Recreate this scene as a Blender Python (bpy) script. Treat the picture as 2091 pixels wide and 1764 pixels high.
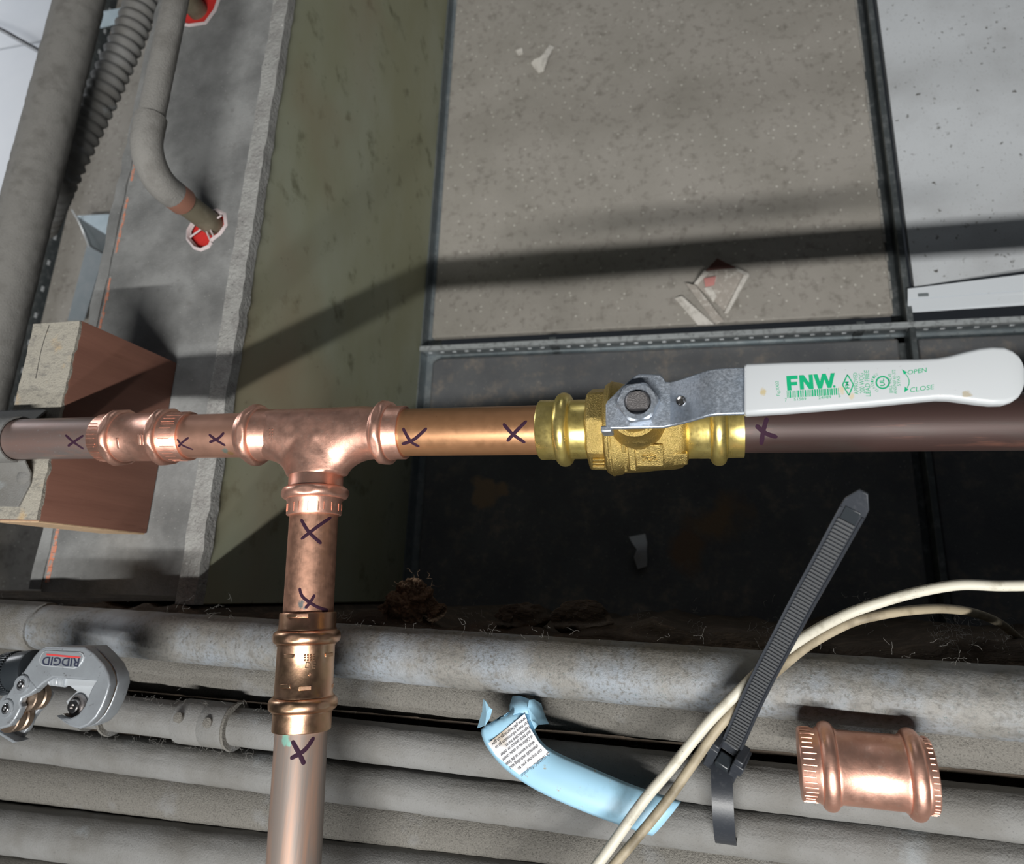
import bpy, bmesh, math, random
from mathutils import Vector, Matrix
from math import pi, sin, cos, sqrt, atan2, radians
random.seed(7)
for _o in list(bpy.data.objects): bpy.data.objects.remove(_o)
SC = bpy.context.scene
COL = SC.collection

# ------------------------------------------------------------------ camera, sky, lamps, exposure
HC = 0.943                                   # camera height over the ceiling tiles (m)
FPX = 1450.0                                 # focal length in pixels of the 2091 px wide frame
AX = Vector((1, .0346, .256)).normalized()   # ceiling axes seen from the camera
AY = Vector((198, 5000, -1450)).normalized()
AZ = AX.cross(AY).normalized(); AY = AZ.cross(AX).normalized()
ROT = Matrix((AX, AY, AZ))
CAM = Vector((0, 0, HC))
cd = bpy.data.cameras.new('camera'); cam = bpy.data.objects.new('camera', cd); COL.objects.link(cam)
cam.matrix_world = Matrix.Translation(CAM) @ ROT.to_4x4()
cd.sensor_fit = 'HORIZONTAL'; cd.sensor_width = 36; cd.lens = 36 * FPX / 2091; cd.shift_y = -98 / 2091
cd.clip_start = .01; cd.clip_end = 50
cd.dof.use_dof = True; cd.dof.focus_distance = .395; cd.dof.aperture_fstop = 12
SC.camera = cam
w = bpy.data.worlds.new('world'); SC.world = w; w.use_nodes = True
w.node_tree.nodes['Background'].inputs[0].default_value = (.55, .62, .72, 1)
w.node_tree.nodes['Background'].inputs[1].default_value = .03
def lamp(name, kind, loc, power, size, color=(1, 1, 1), target=None):
    l = bpy.data.lights.new(name, kind); o = bpy.data.objects.new(name, l); COL.objects.link(o)
    o.location = loc; l.energy = power; l.color = color
    if kind == 'AREA':
        l.size = size[0] if hasattr(size, '__len__') else size
        if hasattr(size, '__len__'): l.shape = 'RECTANGLE'; l.size_y = size[1]
    else: l.shadow_soft_size = size
    if target is not None: o.rotation_euler = (Vector(target) - Vector(loc)).to_track_quat('-Z', 'Y').to_euler()
    return o
lamp('tube_work_light', 'AREA', (.1, -.827, 1.9), 36, (1.0, .032), (1, .985, .95), (.1, .09, .551))
lamp('second_tube_light', 'AREA', (.1, -1.23, 1.7), 7.5, (1.0, .06), (.97, .99, 1), (.1, .09, .551))
lamp('left_room_light', 'AREA', (-2.3, 1.2, .6), 9, .5, (.93, .96, 1), (-1.0, .6, .1))
lamp('room_light', 'AREA', (.1, 2.5, 1.15), 2.8, .8, (.93, .97, 1), (0, .2, .3))
SC.view_settings.view_transform = 'Standard'; SC.view_settings.look = 'None'
SC.view_settings.gamma = 1; SC.view_settings.use_curve_mapping = False
SC.view_settings.exposure = 0.0

# ------------------------------------------------------------------ sight lines: a photo point brought onto a height
def ray(px, py): return ROT @ Vector((px - 1045, 784 - py, -FPX))
def P(px, py, z):
    d = ray(px, py); return CAM + d * ((z - HC) / d.z)
def proj(p):
    c = ROT.transposed() @ (Vector(p) - CAM); return (1045 - FPX * c.x / c.z, 784 + FPX * c.y / c.z)
def xat(px, y, z):                           # world x on the line (.., y, z) that shows at column px
    a, b = -3.0, 3.0
    for _ in range(60):
        m = (a + b) / 2
        if proj((m, y, z))[0] < px: a = m
        else: b = m
    return a
def yat(py, x, z):
    a, b = -1.0, 4.0
    for _ in range(60):
        m = (a + b) / 2
        if proj((x, m, z))[1] > py: a = m
        else: b = m
    return a
def on_cyl(px, py, a, d, r):                 # first hit of a sight line with a cylinder
    d = Vector(d).normalized(); v = ray(px, py).normalized(); o = CAM - Vector(a)
    vp = v - d * v.dot(d); op = o - d * o.dot(d)
    A = vp.dot(vp); B = 2 * vp.dot(op); Cc = op.dot(op) - r * r; D = B * B - 4 * A * Cc
    t = (-B - sqrt(max(D, 0))) / (2 * A); return CAM + v * t

# ------------------------------------------------------------------ materials
MATARGS_ = {}
def MAT(name, base, rough=.6, metal=0.0, layers=(), bump=(), spec=.5, coat=0, rvar=None, sheen=0):
    MATARGS_[name] = ((name, base, rough, metal, layers), dict(bump=bump, spec=spec, coat=coat, rvar=rvar))
    m = bpy.data.materials.new(name); m.use_nodes = True; nt = m.node_tree; N = nt.nodes; L = nt.links
    b = N['Principled BSDF']; b.inputs['Roughness'].default_value = rough; b.inputs['Metallic'].default_value = metal
    b.inputs['Specular IOR Level'].default_value = spec; b.inputs['Coat Weight'].default_value = coat
    tc = N.new('ShaderNodeTexCoord')
    def coord(st):
        if not st: return tc.outputs['Object']
        mp = N.new('ShaderNodeMapping'); mp.inputs['Scale'].default_value = st
        L.new(tc.outputs['Object'], mp.inputs['Vector']); return mp.outputs['Vector']
    def fac(kind, scale, lo, hi, detail, st):
        if kind == 'noise':
            n = N.new('ShaderNodeTexNoise'); n.inputs['Scale'].default_value = scale; n.inputs['Detail'].default_value = detail
            n.inputs['Roughness'].default_value = .62; out = n.outputs['Fac']; L.new(coord(st), n.inputs['Vector'])
        elif kind == 'spots':
            n = N.new('ShaderNodeTexVoronoi'); n.inputs['Scale'].default_value = scale; out = n.outputs['Distance']
            L.new(coord(st), n.inputs['Vector'])
        elif kind == 'blob':                  # a stain of its own round shape: st = (x, y, z, radius)
            mp = N.new('ShaderNodeVectorMath'); mp.operation = 'DISTANCE'; mp.inputs[1].default_value = st[:3]
            n = N.new('ShaderNodeTexNoise'); n.inputs['Scale'].default_value = scale; n.inputs['Detail'].default_value = detail
            mx = N.new('ShaderNodeMath'); mx.operation = 'MULTIPLY_ADD'; mx.inputs[1].default_value = st[3] * 1.6
            L.new(tc.outputs['Object'], mp.inputs[0]); L.new(tc.outputs['Object'], n.inputs['Vector'])
            L.new(n.outputs['Fac'], mx.inputs[0]); L.new(mp.outputs['Value'], mx.inputs[2]); out = mx.outputs[0]
        r = N.new('ShaderNodeMapRange'); r.inputs[1].default_value = lo; r.inputs[2].default_value = hi
        L.new(out, r.inputs[0]); return r.outputs[0]
    col = None
    for ly in layers:
        kind, scale, lo, hi, c = ly[:5]; detail = ly[5] if len(ly) > 5 else 5; st = ly[6] if len(ly) > 6 else None
        amt = ly[7] if len(ly) > 7 else 1
        f = fac(kind, scale, lo, hi, detail, st)
        if amt != 1:
            q = N.new('ShaderNodeMath'); q.operation = 'MULTIPLY'; q.inputs[1].default_value = amt; L.new(f, q.inputs[0]); f = q.outputs[0]
        mx = N.new('ShaderNodeMix'); mx.data_type = 'RGBA'; L.new(f, mx.inputs['Factor'])
        if col is None: mx.inputs['A'].default_value = (*base, 1)
        else: L.new(col, mx.inputs['A'])
        mx.inputs['B'].default_value = (*c, 1); col = mx.outputs['Result']
    if col is None: b.inputs['Base Color'].default_value = (*base, 1)
    else: L.new(col, b.inputs['Base Color'])
    if rvar:
        f = fac('noise', rvar[0], .3, .7, 4, rvar[3] if len(rvar) > 3 else None)
        r = N.new('ShaderNodeMapRange'); r.inputs[3].default_value = rvar[1]; r.inputs[4].default_value = rvar[2]
        L.new(f, r.inputs[0]); L.new(r.outputs[0], b.inputs['Roughness'])
    prev = None
    for bp in bump:
        kind, scale, strength, dist = bp[:4]; st = bp[4] if len(bp) > 4 else None
        f = fac(kind, scale, 0, 1, 4, st); bn = N.new('ShaderNodeBump'); bn.inputs['Strength'].default_value = strength
        bn.inputs['Distance'].default_value = dist; L.new(f, bn.inputs['Height'])
        if prev: L.new(prev, bn.inputs['Normal'])
        prev = bn.outputs['Normal']
    if prev: L.new(prev, b.inputs['Normal'])
    return m

m_copper = MAT('bright_copper', (.90, .52, .40), .4, .9, [('noise', 60, .45, .75, (.70, .36, .27)), ('noise', 420, .55, .75, (.92, .60, .48))],
               [('noise', 260, .25, .0004), ('noise', 1500, .12, .0002)], rvar=(120, .32, .5))
m_copper_tube = MAT('drawn_copper', (.88, .50, .37), .4, .88, [('noise', 50, .4, .8, (.84, .46, .33), 5, (.15, 1, 1))],
               [('noise', 900, .12, .0002, (.05, 1, 1))], rvar=(60, .36, .48))
m_copper_y = MAT('drawn_copper_upright', (.80, .46, .33), .32, .95, [('noise', 70, .42, .7, (.60, .33, .23), 5, (1, .12, 1))],
               [('noise', 700, .25, .0003, (1, .05, 1))], rvar=(220, .4, .55))
m_copper_amber = MAT('tarnished_amber_copper', (.55, .29, .15), .4, .7, [('noise', 40, .4, .7, (.46, .23, .11), 5, (.15, 1, 1)), ('noise', 900, .68, .78, (.25, .12, .06))],
               [('noise', 500, .1, .0002)], rvar=(160, .32, .45))
m_copper_old = MAT('old_dull_copper', (.34, .22, .19), .42, .6, [('noise', 30, .4, .65, (.26, .23, .22), 6, (.2, 1, 1)), ('noise', 90, .55, .75, (.44, .24, .19), 5, (.25, 1, 1)), ('noise', 500, .62, .75, (.38, .37, .36))],
               [('noise', 400, .15, .0003)])
m_copper_dark = MAT('old_brown_copper', (.060, .034, .030), .5, .25, [('noise', 28, .42, .62, (.065, .058, .052), 6, (.2, 1, 1)), ('noise', 120, .58, .75, (.19, .085, .06), 5, (.12, 1, 1))],
               [('noise', 300, .15, .0003, (.1, 1, 1))])
m_copper_tail = MAT('streaked_old_copper', (.27, .225, .20), .5, .35, [('noise', 160, .45, .66, (.40, .25, .185), 5, (1, .06, 1))],
               [('noise', 500, .2, .0003, (1, .06, 1))])
m_copper_aged = MAT('aged_copper', (.72, .45, .30), .2, 1, [('noise', 70, .4, .65, (.60, .40, .24)), ('noise', 40, .5, .75, (.72, .38, .28))],
               [('noise', 250, .2, .0004)], rvar=(120, .28, .42))
m_brass = MAT('polished_brass', (.88, .71, .26), .3, .88, [('noise', 60, .4, .7, (.74, .58, .17))], [('noise', 700, .15, .0002, (1, .1, .1))], rvar=(200, .24, .4))
m_cast = MAT('cast_brass', (.62, .46, .17), .36, .95, [('noise', 900, .4, .7, (.48, .35, .11))], [('noise', 1400, .7, .0009), ('spots', 1300, .3, .0004)])
m_zinc = MAT('zinc_plated_steel', (.50, .54, .60), .45, .85, [('noise', 900, .45, .7, (.30, .33, .38)), ('noise', 60, .4, .7, (.40, .46, .54))],
               [('noise', 1300, .3, .0003)], rvar=(700, .36, .55))
m_stem = MAT('stem_steel', (.33, .31, .31), .4, .9, (), [('noise', 1500, .5, .0004)])
m_dark = MAT('dark_recess_fill', (.02, .02, .02), .9)  # near-black fill; paints shade into the lever hole and coupling bore
m_grip = MAT('white_vinyl', (.53, .555, .575), .32, 0, [('noise', 380, .69, .72, (.30, .27, .25), 6, (1, 1.6, 1), .7)],
               coat=.2)
m_green = MAT('green_print', (.0, .36, .16), .5)
m_ink = MAT('marker_ink', (.035, .012, .028), .75, spec=.2)
m_emt = MAT('dusty_conduit', (.255, .28, .31), .55, .1, [('noise', 26, .38, .56, (.225, .217, .20), 9), ('noise', 420, .50, .68, (.135, .13, .12), 6), ('noise', 120, .56, .70, (.16, .155, .145), 8), ('noise', 900, .60, .72, (.10, .135, .13), 4), ('noise', 160, .62, .7, (.18, .175, .165), 8), ('noise', 12, .55, .7, (.335, .36, .39), 6)],
               [('noise', 900, .5, .0007), ('noise', 200, .3, .0008)])
m_emt_dust = MAT('thick_dust_conduit', (.21, .20, .18), .9, 0, [('noise', 900, .5, .72, (.09, .085, .078), 5), ('noise', 18, .55, .72, (.28, .285, .29), 6), ('noise', 1600, .66, .7, (.55, .54, .5))],
               [('noise', 1100, .9, .0012)], spec=.2)
m_emt_mid = MAT('grey_dusty_conduit', (.235, .235, .23), .7, .05, [('noise', 16, .4, .6, (.18, .175, .163), 8), ('noise', 900, .6, .74, (.12, .12, .115), 5), ('noise', 14, .6, .72, (.32, .345, .36), 6)],
               [('noise', 900, .6, .0009)], spec=.3)
m_dust = MAT('felted_dust', (.42, .41, .38), .95, 0, [('noise', 30, .4, .65, (.30, .295, .28), 7), ('noise', 500, .6, .75, (.14, .135, .125), 5), ('noise', 1400, .66, .72, (.62, .60, .55))],
               [('noise', 700, .8, .0014), ('noise', 120, .4, .001)], spec=.15)
m_plate = MAT('dusty_wall_plate', (.29, .294, .29), .85, 0, [('noise', 14, .38, .62, (.165, .168, .166), 8), ('noise', 90, .56, .75, (.20, .20, .195), 7), ('noise', 600, .67, .72, (.58, .57, .55), 4)],
               [('noise', 500, .5, .0009)], spec=.2)
m_rim = MAT('fuzzy_board_edge', (.38, .38, .365), .95, 0, [('noise', 60, .45, .62, (.30, .295, .285), 8), ('noise', 260, .62, .72, (.10, .10, .095), 6), ('noise', 500, .64, .72, (.72, .71, .68), 5)],
               [('noise', 300, 1, .002), ('noise', 1000, .5, .001)], spec=.15)
m_orange = MAT('orange_paint', (.62, .24, .15), .8, 0, [('noise', 220, .48, .6, (.33, .31, .29), 7)])
m_greenboard = MAT('green_board_paper', (.36, .365, .24), .62, 0, [('noise', 5, .4, .66, (.43, .455, .35), 6, (1, .5, 1)), ('noise', 26, .57, .74, (.15, .155, .09), 8), ('noise', 3, .52, .75, (.36, .30, .20), 3), ('noise', 130, .66, .76, (.10, .10, .065), 6)],
               [('noise', 60, .1, .001)], spec=.35)
m_tile = MAT('dusty_tile_back', (.40, .375, .34), .9, 0, [('noise', 7, .4, .66, (.34, .32, .285), 8), ('noise', 90, .52, .72, (.25, .232, .205), 8), ('spots', 80, .15, .08, (.70, .68, .62), 0, None, .8), ('noise', 260, .69, .74, (.72, .70, .64), 4)],
               [('noise', 260, .35, .0008)], spec=.15)
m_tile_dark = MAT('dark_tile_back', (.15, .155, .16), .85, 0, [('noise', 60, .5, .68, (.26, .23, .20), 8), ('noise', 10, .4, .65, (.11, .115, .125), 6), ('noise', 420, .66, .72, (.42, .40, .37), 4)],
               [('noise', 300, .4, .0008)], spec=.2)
m_white_tile = MAT('white_ceiling_panel', (.80, .83, .88), .6, 0, [('noise', 3, .4, .7, (.72, .76, .82))])
m_white_spk = MAT('white_sheet_metal_dusty', (.66, .69, .72), .5, 0, [('noise', 9, .45, .7, (.56, .58, .60), 6), ('noise', 130, .64, .69, (.10, .095, .085), 5), ('noise', 420, .63, .70, (.30, .29, .28), 4)],
               [('noise', 300, .15, .0005)])
m_white_clean = MAT('white_painted_flange', (.78, .83, .88), .4, 0, [('noise', 160, .66, .74, (.35, .34, .32), 5)])
m_grid = MAT('galvanised_grid', (.30, .34, .36), .45, .6, [('noise', 60, .45, .68, (.42, .45, .46), 6), ('noise', 200, .6, .7, (.12, .13, .13), 5)], [('noise', 400, .3, .0005)])
m_grid_dark = MAT('dark_grid', (.11, .125, .13), .5, .4, [('noise', 90, .5, .68, (.21, .225, .23), 6)])
m_bulb = MAT('dusty_bulb', (.42, .45, .46), .6, .2, [('noise', 160, .48, .66, (.22, .235, .24), 6)], [('noise', 500, .5, .0006)])
m_grid_light = MAT('pale_metal', (.75, .78, .80), .4, .3)
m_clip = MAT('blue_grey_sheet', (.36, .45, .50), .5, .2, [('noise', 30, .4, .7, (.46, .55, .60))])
m_clip_dark = MAT('blue_grey_sheet_darker', (.20, .235, .25), .6, .2, [('noise', 40, .4, .7, (.25, .275, .29))])  # darker tone of the sheet, for web, channel side and slot
m_wood_r = MAT('red_brown_timber', (.20, .090, .062), .65, 0, [('noise', 22, .42, .66, (.145, .062, .042), 7, (1, 1, .1)), ('noise', 120, .62, .75, (.12, .05, .03), 6, (1, 1, .12))],
               [('noise', 300, .3, .0006, (1, 1, .08))])
m_wood_t = MAT('dusty_timber_top', (.40, .375, .32), .9, 0, [('noise', 26, .56, .68, (.60, .42, .22), 6), ('noise', 300, .5, .72, (.22, .21, .19), 7, (.4, 1, 1)), ('noise', 900, .62, .7, (.12, .115, .105), 4)],
               [('noise', 700, .7, .0012)], spec=.15)
m_wood_e = MAT('pale_cut_timber', (.52, .36, .22), .8, 0, [('noise', 200, .5, .7, (.36, .25, .16), 6)])
m_red = MAT('red_sealant', (.62, .035, .03), .5, 0, [('noise', 60, .5, .8, (.42, .02, .02))])
m_rimpale = MAT('pale_torn_paper', (.58, .50, .50), .9)
m_black = MAT('black_nylon', (.030, .034, .042), .38, 0, [('noise', 400, .55, .75, (.05, .054, .062))], [('noise', 900, .15, .0003)])
m_blackg = MAT('black_nylon_teeth', (.07, .073, .077), .5, 0)
m_cable = MAT('white_cable_jacket', (.66, .63, .53), .5, 0, [('noise', 90, .55, .72, (.40, .37, .29), 7), ('noise', 600, .66, .72, (.22, .2, .17), 4)])
m_cable_d = MAT('soiled_cable_jacket', (.40, .34, .24), .6, 0, [('noise', 60, .45, .68, (.20, .165, .11), 7)])
m_tag = MAT('light_blue_tag', (.36, .62, .80), .45, 0, [('noise', 60, .6, .72, (.30, .52, .66), 6), ('noise', 160, .66, .72, (.38, .33, .22), 6)])
m_tagwhite = MAT('white_label', (.74, .74, .77), .55, 0, [('blob', 200, .014, .010, (.45, .38, .30), 6, (-.012, .004, 0, .008))])
m_txt = MAT('black_print', (.03, .03, .04), .6)
m_cut = MAT('grey_die_cast', (.34, .37, .40), .4, .35, [('noise', 50, .4, .7, (.28, .30, .325)), ('noise', 260, .62, .72, (.14, .14, .145), 5)], [('noise', 500, .15, .0003)])
m_badge = MAT('badge_silver', (.52, .55, .58), .4, .3)
m_navy = MAT('navy_print', (.03, .035, .065), .5)
m_redp = MAT('red_print', (.60, .06, .06), .5)
m_roller = MAT('bronzed_roller', (.33, .25, .19), .4, .8, [('noise', 60, .4, .7, (.22, .165, .125), 5)])
m_chrome = MAT('steel_screw', (.55, .53, .52), .25, 1)
m_knob = MAT('black_knob', (.025, .03, .035), .3)
m_soil = MAT('brown_fibrous_dirt', (.22, .15, .10), .95, 0, [('noise', 120, .45, .65, (.10, .07, .05), 7), ('noise', 500, .66, .74, (.50, .40, .28), 4)], [('noise', 400, 1, .003)], spec=.1)
m_soil_dk = MAT('dark_timber', (.075, .06, .048), .95, 0, [('noise', 50, .5, .7, (.13, .10, .075), 7), ('noise', 600, .67, .72, (.42, .38, .30), 4)], [('noise', 250, 1, .003, (.3, 1, 1))], spec=.1)  # dark brown with pale flecks, for the ledge and two dirt lumps
m_paper = MAT('white_torn_paper', (.72, .69, .64), .8, 0, [('noise', 120, .5, .7, (.45, .42, .38), 6)])
m_paper_b = MAT('grey_soft_paper', (.42, .38, .34), .85, 0, [('noise', 160, .5, .66, (.66, .63, .58), 6)])
m_pink = MAT('pink_print', (.62, .26, .24), .7)
m_maroon = MAT('maroon_print', (.16, .07, .06), .7)
m_scrap = MAT('grey_white_scrap', (.75, .79, .84), .7)
m_bent = MAT('dust_coated_pipe', (.25, .243, .228), .9, 0, [('noise', 40, .5, .66, (.19, .183, .17), 8), ('noise', 700, .6, .72, (.16, .155, .145), 4)], [('noise', 600, .6, .001)], spec=.15)
m_bent_low = MAT('green_brown_old_copper', (.17, .15, .105), .6, .25, [('noise', 40, .5, .7, (.26, .23, .17), 6), ('noise', 90, .69, .73, (.12, .42, .33), 4)])
m_bent_clean = MAT('rubbed_copper', (.42, .20, .14), .5, .4)
m_hair = MAT('dust_fibre', (.30, .29, .27), .9)

# ------------------------------------------------------------------ mesh helpers (everything in world coordinates)
def frame(d):
    d = Vector(d).normalized(); up = Vector((0, 0, 1)) if abs(d.z) < .9 else Vector((0, 1, 0))
    a = up.cross(d).normalized(); return a, d.cross(a).normalized(), d
def lathe(p0, d, prof, seg=64, cap=(True, True), hexa=None, squash=None):
    a, b, d = frame(d); p0 = Vector(p0); v = []; f = []
    for (t, r) in prof:
        for k in range(seg):
            th = 2 * pi * k / seg; rr = r
            if hexa and hexa[0] <= t <= hexa[1]:
                rr = min(r, hexa[2] / cos(((th + hexa[3]) % (pi / 3)) - pi / 6))
            v.append(p0 + d * t + (a * cos(th) + b * sin(th)) * rr)
    n = len(prof)
    for i in range(n - 1):
        for k in range(seg):
            k2 = (k + 1) % seg; f.append((i * seg + k, i * seg + k2, (i + 1) * seg + k2, (i + 1) * seg + k))
    if cap[0]: f.append(tuple(reversed(range(seg))))
    if cap[1]: f.append(tuple(range((n - 1) * seg, n * seg)))
    return v, f
def sweep(pts, rad, seg=16, cap=True, flat=None):
    pts = [Vector(p) for p in pts]; n = len(pts); v = []; f = []
    if not hasattr(rad, '__len__'): rad = [rad] * n
    t0 = (pts[1] - pts[0]).normalized(); a, b, _ = frame(t0)
    for i in range(n):
        t = (pts[min(i + 1, n - 1)] - pts[max(i - 1, 0)]).normalized()
        a = (a - t * a.dot(t)).normalized(); b = t.cross(a)
        for k in range(seg):
            th = 2 * pi * k / seg; v.append(pts[i] + (a * cos(th) + b * sin(th)) * rad[i])
    for i in range(n - 1):
        for k in range(seg):
            k2 = (k + 1) % seg; f.append((i * seg + k, i * seg + k2, (i + 1) * seg + k2, (i + 1) * seg + k))
    if cap: f.append(tuple(reversed(range(seg)))); f.append(tuple(range((n - 1) * seg, n * seg)))
    return v, f
def box(c, h, ax=None):
    c = Vector(c); ax = ax or (Vector((1, 0, 0)), Vector((0, 1, 0)), Vector((0, 0, 1))); v = []
    for sx in (-1, 1):
        for sy in (-1, 1):
            for sz in (-1, 1): v.append(c + ax[0] * (sx * h[0]) + ax[1] * (sy * h[1]) + ax[2] * (sz * h[2]))
    return v, [(0, 1, 3, 2), (4, 6, 7, 5), (0, 4, 5, 1), (2, 3, 7, 6), (0, 2, 6, 4), (1, 5, 7, 3)]
def slab(lo, hi): return box([(a + b) / 2 for a, b in zip(lo, hi)], [(b - a) / 2 for a, b in zip(lo, hi)])
def prism(poly, z0, z1):
    n = len(poly); v = [Vector((p[0], p[1], z0)) for p in poly] + [Vector((p[0], p[1], z1)) for p in poly]
    ar = sum(poly[i][0] * poly[(i + 1) % n][1] - poly[(i + 1) % n][0] * poly[i][1] for i in range(n))
    idx = list(range(n)) if ar > 0 else list(reversed(range(n)))
    f = [tuple(n + i for i in idx), tuple(reversed(idx))]
    for i in range(n):
        a, b = idx[i], idx[(i + 1) % n]; f.append((a, b, n + b, n + a))
    return v, f
def loft(rings, closed=True, cap=True):
    m = len(rings[0]); v = [Vector(p) for r in rings for p in r]; f = []
    for i in range(len(rings) - 1):
        for k in range(m if closed else m - 1):
            k2 = (k + 1) % m; f.append((i * m + k, i * m + k2, (i + 1) * m + k2, (i + 1) * m + k))
    if cap and closed: f.append(tuple(reversed(range(m)))); f.append(tuple(range((len(rings) - 1) * m, len(rings) * m)))
    return v, f
def spline(pts, n=8):
    pts = [Vector(p) for p in pts]; out = []
    for i in range(len(pts) - 1):
        p0 = pts[max(i - 1, 0)]; p1 = pts[i]; p2 = pts[i + 1]; p3 = pts[min(i + 2, len(pts) - 1)]
        for k in range(n):
            t = k / n; out.append(.5 * ((2 * p1) + (p2 - p0) * t + (2 * p0 - 5 * p1 + 4 * p2 - p3) * t * t + (3 * p1 - p0 - 3 * p2 + p3) * t ** 3))
    out.append(pts[-1]); return out
def tag(o, label=None, cat=None, group=None, kind=None):
    for k, x in (('label', label), ('category', cat), ('group', group), ('kind', kind)):
        if x: o[k] = x
    return o
def thing(name, loc, label=None, cat=None, group=None, kind=None):
    o = bpy.data.objects.new(name, None); COL.objects.link(o); o.location = loc; o.empty_display_size = .01
    return tag(o, label, cat, group, kind)
def wloc(o):
    p = Vector(o.location)
    while o.parent: o = o.parent; p += Vector(o.location)
    return p
def link_mesh(name, me, mat, parent=None, origin=None, angle=35, label=None):
    """me holds world coordinates; move its origin to its own middle (or the given point) and hang it on its parent"""
    vs = me.vertices
    if origin is None:
        lo = Vector([min(v.co[i] for v in vs) for i in range(3)]); hi = Vector([max(v.co[i] for v in vs) for i in range(3)]); origin = (lo + hi) / 2
    origin = Vector(origin); me.transform(Matrix.Translation(-origin))
    me.materials.clear(); me.materials.append(mat)
    if angle is not None:
        me.shade_smooth(); me.set_sharp_from_angle(angle=radians(angle))
    o = bpy.data.objects.new(name, me); COL.objects.link(o)
    if parent: o.parent = parent; o.location = origin - wloc(parent)
    else: o.location = origin
    if label: o['label'] = label
    return o
def mk(name, geos, mat, parent=None, origin=None, angle=35, bev=0, label=None, mods=None):
    if isinstance(geos, tuple): geos = [geos]
    V = []; F = []
    for v, f in geos:
        n = len(V); V += [tuple(p) for p in v]; F += [tuple(i + n for i in q) for q in f]
    me = bpy.data.meshes.new(name); me.from_pydata(V, [], F); me.update()
    bm = bmesh.new(); bm.from_mesh(me); bmesh.ops.recalc_face_normals(bm, faces=bm.faces); bm.to_mesh(me); bm.free()
    o = link_mesh(name, me, mat, parent, origin, angle, label)
    if bev:
        b = o.modifiers.new('bevel', 'BEVEL'); b.width = bev; b.segments = 2; b.limit_method = 'ANGLE'; b.angle_limit = radians(40)
    return o
def plate(loops, z0, z1, bev=0, res=2):
    """flat plate with holes: a filled 2-D curve given thickness, as a mesh in world coordinates"""
    cu = bpy.data.curves.new('outline', 'CURVE'); cu.dimensions = '2D'; cu.fill_mode = 'BOTH'
    for lp in loops:
        s = cu.splines.new('POLY'); s.points.add(len(lp) - 1); s.use_cyclic_u = True
        for q, p in zip(s.points, lp): q.co = (p[0], p[1], 0, 1)
    cu.extrude = max((z1 - z0) / 2 - bev, 1e-6); cu.bevel_depth = bev; cu.bevel_resolution = res; cu.offset = -bev
    o = bpy.data.objects.new('outline', cu); me = bpy.data.meshes.new_from_object(o); bpy.data.objects.remove(o); bpy.data.curves.remove(cu)
    me.transform(Matrix.Translation((0, 0, (z0 + z1) / 2))); return me
def text_mesh(s, a, b, h, z=None, shear=0, bold=0, thick=.00004, nrm=Vector((0, 0, 1))):
    """lettering from world point a to b (its baseline), height h"""
    cu = bpy.data.curves.new('lettering', 'FONT'); cu.body = s; cu.size = 1; cu.offset = bold; cu.shear = shear; cu.resolution_u = 3
    o = bpy.data.objects.new('lettering', cu); me = bpy.data.meshes.new_from_object(o); bpy.data.objects.remove(o); bpy.data.curves.remove(cu)
    xs = [v.co.x for v in me.vertices]; ys = [v.co.y for v in me.vertices]; x0, x1, y1 = min(xs), max(xs), .69
    a = Vector(a); b = Vector(b); d = (b - a); W = d.length; d = d / W; up = nrm.cross(d).normalized()
    for v in me.vertices:
        q = v.co.copy(); v.co = a + d * ((q.x - x0) / (x1 - x0) * W) + up * (q.y / y1 * h) + nrm * thick
    return me
def join_meshes(mes):
    bm = bmesh.new()
    for m in mes: bm.from_mesh(m); bpy.data.meshes.remove(m)
    me = bpy.data.meshes.new('joined'); bm.to_mesh(me); bm.free(); return me
def poly_mesh(geos):
    V = []; F = []
    for v, f in (geos if isinstance(geos, list) else [geos]):
        n = len(V); V += [tuple(p) for p in v]; F += [tuple(i + n for i in q) for q in f]
    me = bpy.data.meshes.new('m'); me.from_pydata(V, [], F); me.update(); return me
def fibres(name, spots, parent, mat=m_hair, rad=.00011, length=.012, n=6, spread=.006):
    geos = []
    for (c, nn) in spots:
        c = Vector(c); length_ = length * random.uniform(.35, .8)
        for _ in range(nn):
            p = c + Vector((random.gauss(0, spread), random.gauss(0, spread), random.uniform(-.001, .002)))
            d = Vector((random.gauss(0, 1), random.gauss(0, 1), random.uniform(-.2, .6))).normalized(); pts = [p]
            for k in range(6):
                d = (d + Vector((random.gauss(0, .45), random.gauss(0, .45), random.gauss(0, .3)))).normalized(); pts.append(pts[-1] + d * length_ / 6)
            geos.append(sweep(pts, rad * .45, 4, False))
    o = mk(name, geos, mat, parent, angle=None); o['kind'] = 'stuff'; return o
def seg_dense(p0, p1, n): return [Vector(p0).lerp(Vector(p1), i / n) for i in range(n + 1)]
def rough_tube(p0, p1, r, n=120, seg=40, amp=.0004):
    """a straight pipe whose dust coat makes it slightly uneven"""
    v, f = sweep(seg_dense(p0, p1, n), r, seg); a = Vector(p0); d = (Vector(p1) - a).normalized(); out = []
    for p in v:
        q = p - a; ax = a + d * q.dot(d); out.append(ax + (p - ax) * (1 + random.uniform(-1, 1) * amp / r))
    return out, f
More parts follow.
